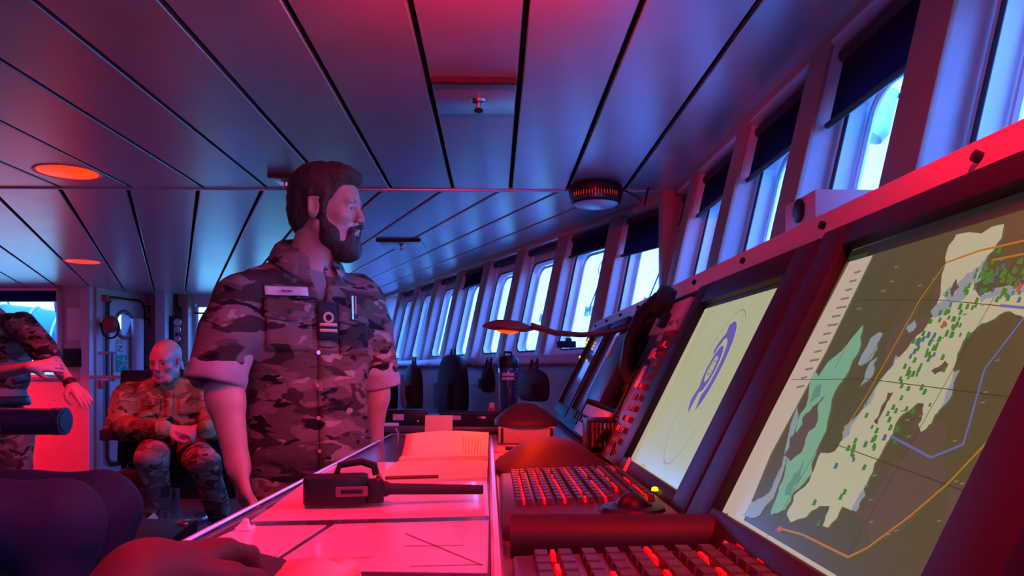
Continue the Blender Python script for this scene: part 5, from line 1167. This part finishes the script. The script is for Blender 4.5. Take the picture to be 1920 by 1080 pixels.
t_ = [ell((0, 0, 1.36), (.20, .125, .17), .05), ell((0, 0, 1.17), (.17, .12, .16), .07), cap((-.14, 0, 1.46), (.13, 0, 1.46), .056, .056, .05), cap(sa, tuple(Vector(sa).lerp(Vector(ea), .95)), .078, .068, .03), cap(sb_, tuple(Vector(sb_).lerp(Vector(eb), .8)), .075, .066, .03), cap((0, 0, 1.5), (0, 0, 1.65), .06, .08, .01, -1), plane((0, 0, 1.06), (0, 0, -1))]
sobj('shirt', t_, .009, M_camoA, tm, BT, folds((9, 9, 12), .008, 21), .012)
sobj('tucked_shirt_front', [ell((0, 0, 1.06), (.155, .118, .12), .05), plane((0, 0, 1.12), (0, 0, 1)), plane((0, 0, 1.0), (0, 0, -1))], .009, mat('olive_grey_shirt', (.25, .22, .2), .9), tm, BT)
sobj('belt', [ell((0, 0, 1.02), (.172, .132, .14), .01), plane((0, 0, 1.055), (0, 0, 1)), plane((0, 0, 1.0), (0, 0, -1)), ], .007, M_black, tm, BT)
sobj('trousers', [ell((0, 0, .92), (.17, .13, .12), .05), cap((-.09, 0, .85), (-.10, 0, .12), .10, .06, .03), cap((.09, 0, .85), (.10, 0, .12), .10, .06, .03)], .011, M_camoD, tm, BT, folds((8, 8, 10), .007, 2), .01)
for q in (-1, 1): sobj('boot', [cap((q * .1, .03, .045), (q * .1, -.13, .04), .046, .042, .02), cap((q * .1, .03, .05), (q * .1, .02, .16), .05, .055, .02), plane((0, 0, 0), (0, 0, -1))], .012, M_black, tm, BT)
wd = (Vector(wa_) - Vector(ea)).normalized(); wc = Vector(wa_) - wd * .012
sobj('wristband', [cap(tuple(wc - wd * .006), tuple(wc + wd * .012), .034, .034, .005)], .004, M_rubber, tm, BT)
# ---------------------------------------------------------------- person in navy at the near left: thighs only, on a high chair
ND = 1.85
nm = setp(thing('person', loc=P(-60, 1000, ND)), 'seated person in dark navy trousers, only the near knee and leg in the picture', 'person')
k1, h1 = P(188, 956, ND), P(-150, 950, ND + .05); k2 = P(110, 980, ND - .22)
def VT(v): return (v.x, v.y, v.z)
nn = [cap(VT(h1), VT(k1), .105, .082, .05), cap(VT(k1), VT(P(165, 1180, ND - .02)), .082, .062, .04), cap(VT(P(-170, 985, ND - .3)), VT(k2), .10, .082, .03), cap(VT(k2), VT(P(90, 1230, ND - .25)), .08, .06, .04), ell(VT(P(-230, 930, ND - .1)), (.16, .17, .16), .06), ell(VT(P(-240, 800, ND - .1)), (.14, .17, .24), .06)]
sobj('navy_trousers', nn, .009, M_navy, nm, None, folds((8, 8, 8), .006, 7), .01)
nh_ = P(-240, 800, ND - .1); hx = Vector((nh_.x - .05, nh_.y, 1.60)); HN = Matrix.Translation(hx) @ Matrix.Rotation(math.radians(90), 4, 'Z'); nk = []; head(nk, HN, 1.); nk.append(cap(VT(hx + Vector((-.03, 0, -.06))), VT(hx + Vector((-.04, 0, -.22))), .055, .06, .02)); sobj('head_skin', nk, .006, M_skin, nm); sobj('hair', [ell(VT(HN @ Vector((0, .022, .052))), (.083, .1, .086), .01, 1, HN.to_3x3()), ell(VT(HN @ Vector((0, -.1, -.02))), (.1, .085, .09), .01, -1, HN.to_3x3()), ell(VT(HN @ Vector((0, -.03, -.07))), (.12, .06, .08), .01, -1, HN.to_3x3())], .007, M_hair, nm)
sobj('navy_jumper', [ell((hx.x - .04, hx.y, 1.15), (.13, .19, .24), .06), cap((hx.x - .04, hx.y - .15, 1.36), (hx.x - .04, hx.y + .15, 1.36), .07, .07, .05), cap((hx.x - .04, hx.y - .2, 1.35), (hx.x + .02, hx.y - .22, 1.08), .06, .05, .03), cap((hx.x + .02, hx.y - .22, 1.08), (hx.x + .22, hx.y - .12, 1.05), .05, .04, .02), cap((hx.x - .04, hx.y + .2, 1.35), (hx.x + .02, hx.y + .22, 1.08), .06, .05, .03), cap((hx.x + .02, hx.y + .22, 1.08), (hx.x + .22, hx.y + .12, 1.05), .05, .04, .02)], .01, M_navy, nm, None, folds((8, 8, 10), .006, 9), .01)
nh = [cap(VT(P(165, 1180, ND - .02)), VT(P(160, 1260, ND - .02)), .05, .048, .02)]; 
sobj('body', [cap(VT(P(165, 1170, ND - .02)), VT(P(160, 1300, ND - .02)), .05, .045, .02), cap(VT(P(90, 1220, ND - .25)), VT(P(88, 1350, ND - .25)), .05, .045, .02)], .01, M_skin, nm)
for q in (P(160, 1330, ND - .02), P(88, 1400, ND - .25)): sobj('shoe', [cap(VT(q), VT(q + Vector((.16, -.02, -.02))), .05, .04, .02), cap(VT(q), VT(q + Vector((0, 0, .1))), .05, .052, .02)], .012, M_black, nm)
# person resting two hands on the near end of the table
rp_ = setp(thing('person', loc=P(300, 1100, .8)), 'person mostly below the picture, two hands resting on the near end of the chart table', 'person')
hk = []
w1 = Vector((-.30, .62, 1.03)); w2 = Vector((-.165, .625, 1.018))
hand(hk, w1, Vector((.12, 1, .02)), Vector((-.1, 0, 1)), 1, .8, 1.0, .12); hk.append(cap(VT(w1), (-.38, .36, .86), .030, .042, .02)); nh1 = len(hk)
hand(hk, w2, Vector((-.15, 1, .0)), Vector((0, .0, 1)), -1, .42, .85, .16); hk.append(cap(VT(w2), (-.15, .42, .97), .024, .036, .02)); hk.append(cap((-.15, .42, .97), (-.15, .30, .86), .036, .042, .02)); hk.append(cap((-.38, .30, .86), (-.15, .30, .86), .042, .042, .05))
sobj('body', hk[nh1:], .0025, M_skin, rp_); sobj('dark_hand', hk[:nh1], .0025, mat('dark_red_brown', (.035, .008, .010), .7, bump=.2), rp_)  # first hand in an even dark red-brown, second in skin colour
for a_, b_ in ((Vector((-.345, .47, .93)), Vector((-.39, .32, .84))), (Vector((-.15, .43, .97)), Vector((-.15, .32, .88)))): sobj('sleeve', [cap(VT(a_), VT(b_), .040, .055, .02)], .006, M_camoA, rp_, None, folds((14, 14, 14), .005, 3), .008)
# ================================================================ CHAIRS, BACKGROUND AND FITTINGS
def chair(lab, c, ang, zs, back, material):
    t = setp(thing('bridge_chair', loc=(c[0], c[1], 0)), lab, 'chair'); R = Matrix.Translation((c[0], c[1], 0)) @ Matrix.Rotation(ang, 4, 'Z')
    m = MB(); m.rbox((0, 0, zs - .05), (.5, .48, .10), .06, R); m.build('seat', material, t, bevel=.02)
    m = MB(); Rb = R @ Matrix.Translation((0, .24, zs + back / 2)) @ Matrix.Rotation(math.radians(-8), 4, 'X'); m.rbox((-.04, 0, 0), (.62, .10, back), .04, Rb); m.build('backrest', material, t, bevel=.025)
    for q in (-1, 1):
        m = MB(); m.rbox((q * .30, -.02, zs + .20), (.08, .36, .06), .03, R); m.build('armrest', material, t, bevel=.015)
        m = MB(); m.tube([R @ Vector((q * .29, .1, zs + .18)), R @ Vector((q * .29, .12, zs - .04)), R @ Vector((q * .2, .1, zs - .08))], .018, 8); m.build('arm_support', M_black, t, smooth=True)
    m = MB(); m.lathe([(0, 0), (.24, 0), (.24, .015), (.06, .05), (.045, .06), (.045, zs - .1), (.09, zs - .09), (0, zs - .09)], 20, R); m.build('pedestal', M_steel, t, smooth=True)
    m = MB(); m.lathe([(.2, .30), (.22, .31), (.22, .33), (.2, .34), (.2, .30)], 24, R); m.build('foot_ring', M_steel, t, smooth=True)
    return t
sc_ = P(322, 700, 4.5); zs = thz - .11
chair('black high-backed swivel chair holding the seated man', (sc_.x, 4.50), math.radians(12), zs, .56, M_fabric)
# near-left chair: armrest reaching into the picture
ac = setp(thing('bridge_chair', loc=(-1.75, 2.05, 0)), 'dark purple chair cut by the left edge, its rounded armrest reaching into the picture', 'chair')
M_vinyl = mat('dark_purple_vinyl', (.05, .03, .06), .35, coat=.2)
a0_, a1_ = P(-260, 792, 2.6), P(122, 790, 2.6)
m = MB(); m.tube([a0_, a1_ - Vector((.02, 0, 0)), a1_ + Vector((.004, 0, 0))], [.045, .046, .036], 16); m.build('armrest', M_vinyl, ac, smooth=True)
for k in (.010, .035): 
    m = MB(); p_ = a1_ - Vector((k, 0, 0)); m.tube([p_, p_ + Vector((.01, 0, 0))], [.0475, .0475], 16); m.build('armrest_seam', M_vinyl, ac, smooth=True)
m = MB(); m.tube([a1_ - Vector((.25, 0, .03)), Vector((a1_.x - .3, 2.5, .6))], .03, 8); m.build('arm_post', M_black, ac, smooth=True)
m = MB(); m.rbox((-1.75, 2.1, .66), (.9, .55, .14), .08); m.build('seat', M_vinyl, ac, bevel=.03)
m = MB(); m.lathe([(0, 0), (.26, 0), (.26, .02), (.06, .06), (.05, .6), (0, .6)], 20, Matrix.Translation((-1.75, 2.1, 0))); m.build('pedestal', M_steel, ac, smooth=True)
# dark slanted case and added pale strip standing in for red-lit floor
cs = setp(thing('equipment_case', loc=P(250, 1060, 1.9)), 'dark slanted case with small metal catches beside the chart table, below the knee', 'case')
a_, b_ = P(180, 1085, 1.7), P(312, 985, 2.1); ax = (b_ - a_); Rk = frame(a_, ax, (0, .3, 1)); L_ = ax.length
m = MB(); m.rbox((L_ * .5, -.06, 0), (L_ * 1.1, .16, .16), .03, Rk); m.build('case_shell', M_black, cs, bevel=.01)
for u in (.12, .9): m = MB(); m.rbox((L_ * u, .015, .06), (.03, .02, .03), .004, Rk); m.build('metal_catch', M_steel, cs, bevel=.002)
m = MB(); m.slab([P(190, 1046, 2.35), P(214, 1050, 2.35), P(292, 975, 2.7), P(284, 965, 2.7)], .02, Vector((0, 1, .2))); setp(m.build('lit_floor_stand_in', mat('white_card')), 'slanting pale strip standing in for red-lit floor between the navy knee and the dark case', 'strip')
# ---- far left wall details
m = MB(); m.box((wx(152, YR), YR - .012, wz(608, YR)), (.30, .006, .36)); n1 = setp(m.build('notice_sheet', mat('faded_notice', (.7, .6, .64), .7)), 'pale notice sheet taped to the red wall', 'notice')
m = MB(); m.rbox((wx(140, YR), YR - .03, wz(671, YR)), (.21, .05, .21), .02); t = setp(m.build('wall_box', M_black, bevel=.01), 'small square black box mounted on the red wall', 'box')
# ---- door signs and lamp on the oblique wall
def wl(s, z, n): return WL @ Vector((s, z, NS * n))
def sgn(px, py, D0=8.95):
    # intersect with the oblique wall plane
    o = WL.inverted() @ Vector((0, 0, CZ)); d = WL.inverted().to_3x3() @ ray(px, py); t = (NS * .05 - o.z) / d.z; p = o + d * t; return p.x, p.y
def signq(px0, px1, py0, py1, col, lab, nm='sign'):
    s0, z1 = sgn(px0, py0); s1, z0 = sgn(px1, py1); z1 = (z1 + sgn(px1, py0)[1]) / 2
    m = MB(); m.box(((s0 + s1) / 2, (z0 + z1) / 2, NS * .052), (abs(s1 - s0), abs(z1 - z0), .004), WL); o = setp(m.build(nm, col), lab, 'sign'); return o, (s0 + s1) / 2, (z0 + z1) / 2, abs(s1 - s0), abs(z1 - z0)
def wtext(body, s, z, size, mt, par, sxx=1.):
    bx_ = WL.to_3x3() @ Vector((1, 0, 0)); M = frame(WL @ Vector((s, z, NS * .056)), bx_, (0, 0, 1)); M = M @ Matrix.Diagonal((sxx, 1, 1, 1)); text(body, size, M, mt, par)
signq(219, 229, 637, 645, mat('amber_sign', (.7, .35, .05), .5), 'small amber plate above the letter sign on the grey door')
o, s, z, w__, h__ = signq(218, 230, 646, 663, M_white, 'small white sign with a black letter Z on the grey door'); wtext('Z', s, z, h__ * .9, M_black, o, 1.6)
o, s, z, w__, h__ = signq(217, 237, 666, 698, mat('green_sign', (.0, .28, .16), .5), 'green emergency exit sign with a white running figure on the grey door')
m = MB()
for a_, b_, r_ in (((0, .03), (.02, .0), .012), ((.02, 0), (-.03, -.06), .010), ((.02, 0), (.05, -.05), .010), ((.0, .03), (.06, .02), .008), ((0, .03), (-.05, .05), .008)):
    m.tube([WL @ Vector((s + a_[0] * 2.2, z + a_[1] * 1.2, NS * .058)), WL @ Vector((s + b_[0] * 2.2, z + b_[1] * 1.2, NS * .058))], r_ * .9, 5)
m.lathe([(0, 0), (.02, 0), (.02, NS * .004), (0, NS * .004)], 10, WL @ Matrix.Translation((s + .03, z + .065, NS * .056))); setp(m.build('running_figure', M_white, o), kind='stuff')
lmp = setp(thing('bulkhead_fitting', loc=wl(-.02, wz(608, 8.7), .1)), 'red-brown hand wheel fitting hanging in front of the door porthole', 'fitting')
c = P(207, 608, 8.72); T = Matrix.Translation(c) @ Matrix.Rotation(math.radians(90), 4, 'X')
m = MB(); m.lathe([(0, .05), (.06, .05), (.10, .0), (.07, -.06), (0, -.07)], 16, T); m.build('fitting_body', mat('rust_red', (.35, .05, .04), .5), lmp, smooth=True)
m = MB(); m.tube([c + Vector((.1 * math.cos(a), 0, .12 * math.sin(a) - .04)) for a in [i * math.pi / 8 for i in range(17)]], .012, 6); m.build('guard_ring', M_black, lmp, smooth=True)
m = MB(); m.tube([c + Vector((-.02, .0, .05)), c + Vector((-.02, 0, .26))], .012, 6); m.build('hanging_rod', M_black, lmp, smooth=True)
m = MB(); m.tube([c, c + (WL.to_3x3() @ Vector((0, 0, -NS * .3)))], .02, 6); m.build('wall_bracket', M_black, lmp)
m = MB(); m.rbox((P(197, 559, 8.6).x, 8.6, P(197, 559, 8.6).z), (.07, .05, .07), .01); setp(m.build('junction_box', mat('rust_red'), bevel=.005), 'small red-brown junction box high on the wall left of the door', 'box')
m = MB(); m.rbox((P(188, 722, 8.6).x, 8.6, P(188, 722, 8.6).z), (.05, .05, .09), .01); setp(m.build('call_point', mat('rust_red'), bevel=.005), 'small red call point low on the wall left of the door', 'box')
m = MB(); c = P(247, 640, 9.3); m.rbox((c.x, 9.3, c.z), (.09, .06, .55), .03); m = MB(); m.tube([P(258, 598, 9.2), P(258, 700, 9.2)], .07, 10); setp(m.build('padded_pipe', mat('lavender_lagging', (.55, .45, .55), .6), smooth=True), 'vertical pale lagged pipe right of the outer door', 'pipe')
sh_ = setp(thing('folded_papers', loc=P(255, 708, 8.6)), 'small pale shelf with folded sheets left of the seated man\'s head', 'shelf')
for k in range(3):
    m = MB(); c = P(250 + 6 * k, 710 - 3 * k, 8.5); m.rbox((c.x, c.y, c.z), (.26 - .04 * k, .2, .015), .02); m.build('sheet_stack', M_white, sh_)
m = MB(); q_ = P(256, 707, 8.5); m.tube([q_, q_ + (WL.to_3x3() @ Vector((0, 0, -NS * .8)))], .02, 6); m.build('shelf_bracket', M_white, sh_)
# recess equipment between pier and brown column
eq = setp(thing('breathing_set', loc=P(325, 630, 9.35)), 'dark equipment with pale gauges hung in the recess left of the brown column', 'equipment')
m = MB(); c = P(323, 625, 9.4); m.rbox((c.x, c.y, c.z), (.10, .1, .42), .04); m.build('pack_body', M_black, eq, bevel=.01)
for (py, mm, r) in ((604, M_white, .045), (618, mat('pale_dish'), .04), (635, mat('pale_dish'), .035)):
    m = MB(); c = P(333, py, 9.33); m.lathe([(0, .02), (r, .01), (r, 0)], 12, Matrix.Translation(c) @ Matrix.Rotation(math.radians(90), 4, 'X')); m.build('gauge', mm, eq, smooth=True)
m = MB(); m.tube([P(331, 570, 9.4), P(338, 580, 9.4), P(338, 600, 9.4)], .02, 6); m.build('hose', M_black, eq, smooth=True)
# desk by the back window with bright paper and a lit monitor
dk = setp(thing('side_desk', loc=P(385, 800, 7.6)), 'desk below the back window behind the seated man, strewn with papers', 'desk')
zt = wz(775, 7.2); m = MB(); m.box((-3.1, 7.6, zt - .02), (1.1, 1.2, .04)); m.build('desk_top', M_white, dk, bevel=.004); m = MB(); m.box((-3.1, 7.65, (zt - .04) / 2), (1.0, 1.0, zt - .04)); m.build('desk_body', M_bezel, dk)
m = MB(); c = P(374, 716, 8.0); m.slab([P(358, 728, 7.8), P(404, 728, 7.8), P(388, 708, 8.6), P(352, 708, 8.6)], .01); setp(m.build('open_logbook', M_white), 'bright open logbook on a raised shelf under the back window', 'book')
rz_ = MB(); rz_.box((-3.2, 8.12, zt / 2 + .12), (.5, .7, zt + .24)); rz_.build('raised_shelf', M_white, dk, bevel=.004)
mo = setp(thing('small_monitor', loc=P(386, 745, 7.4)), 'small bright white-blue screen beside the bearded man\'s elbow', 'monitor')
c = P(385, 744, 7.3); m = MB(); m.rbox((c.x, c.z * 0 + 7.33, c.z), (.24, .04, .17), .005); m.build('monitor_case', M_black, mo, bevel=.004); m = MB(); m.box((c.x, 7.36, (c.z + zt) / 2 - .02), (.05, .03, c.z - zt)); m.box((c.x, 7.36, zt + .005), (.16, .12, .01)); m.build('monitor_stand', M_black, mo)
m = MB(); m.box((c.x, 7.308, c.z), (.22, .004, .15)); m.build('lit_screen', mat('lit_screen', (.1, .1, .1), .3, emit=(.5, .85, 1.), es=1.0), mo)
m = MB(); m.box((c.x + .01, 7.304, c.z - .005), (.08, .003, .09)); m.build('screen_window', mat('screen_blue_window', (.1, .1, .1), .3, emit=(.12, .4, .6), es=1.), mo)
sc2 = MB(); c = P(336, 716, 8.2); sc2.tube([c, c + Vector((0, 0, .12)), c + Vector((0, 0, .22))], [.05, .05, .035], 10); setp(sc2.build('red_flask', mat('rust_red'), smooth=True), 'small red flask behind the seated man\'s shoulder', 'flask')
m = MB(); c = P(395, 722, 7.9)
for i in range(5): m.tube([c + Vector((-.1 + i * .045, .02 * (i % 2), 0)), c + Vector((-.07 + i * .045, -.03, .03)), c + Vector((-.04 + i * .045, 0, 0))], .01, 5)
setp(setp(m.build('tangled_cable', M_black, smooth=True), 'dark tangled cable on the side desk by the bright screen', 'cable'))
# ---- outside: lifeboat seen through the left window, floodlight arm outside the near window
lb_ = setp(thing('lifeboat', loc=P(66, 610, 13)), 'blue covered boat hanging outside the far left window', 'boat')
c = P(62, 615, 13.); V = Matrix.Translation(c) @ Matrix.Rotation(math.radians(12), 4, 'Y') @ Matrix.Rotation(math.radians(15), 4, 'Z')
m = MB(); N_ = 18; vs = []; fs = []
for i, (x, k) in enumerate(((-.75, .2), (-.7, .55), (-.5, .85), (0, 1), (.4, 1), (.55, .8), (.6, .3))):
    for j in range(N_):
        a = 2 * math.pi * j / N_; vs.append(V @ Vector((x * 1.0, .4 * k * math.cos(a), .36 * k * (math.sin(a) if math.sin(a) > 0 else .8 * math.sin(a)))))
for i in range(6):
    for j in range(N_): fs.append((i * N_ + j, i * N_ + (j + 1) % N_, (i + 1) * N_ + (j + 1) % N_, (i + 1) * N_ + j))
fs.append(list(range(N_))); fs.append(list(range(6 * N_, 7 * N_))); m.add(vs, fs); m.build('boat_cover', mat('blue_canvas', (.02, .12, .22), .6), lb_, smooth=True)
m = MB(); 
for x in (-.5, .0, .4): m.tube([V @ Vector((x, .41 * math.cos(a), .37 * math.sin(a))) for a in [i * math.pi / 8 for i in range(17)]], .02, 5)
setp(m.build('lashing', mat('pale_rope', (.3, .4, .45), .6), lb_), kind='stuff')
m = MB(); m.tube([c + Vector((-1.2, 0, .75)), c + Vector((.5, 0, .72))], .03, 6); m.tube([c + Vector((.35, 0, .72)), c + Vector((.4, 0, .2))], .02, 6); setp(m.build('davit_rail', M_black, lb_), kind='stuff')
q_ = MB(); q_.tube([P(1640, 245, 3.2), P(1640, 245, 3.2) + Vector((.1, .1, .6)), P(1640, 245, 3.2) + Vector((-.3, .2, .9))], .015, 6)
fa = setp(thing('floodlight', loc=P(1650, 240, 3.2)), 'blue-grey floodlight with a looping cable outside the window over the chart display', 'floodlight')
m = MB(); m.tube([P(1672, 170, 3.2), P(1655, 210, 3.2), P(1640, 245, 3.2), P(1632, 258, 3.2)], [.03, .045, .06, .05], 12); m.build('lamp_housing', mat('pale_dish'), fa, smooth=True); q_.build('mounting_arm', M_black, fa)
m = MB(); m.tube([P(1640, 150, 3.2), P(1668, 178, 3.2), P(1700, 180, 3.2), P(1730, 160, 3.2)], .012, 6); m.build('cable', M_black, fa, smooth=True)
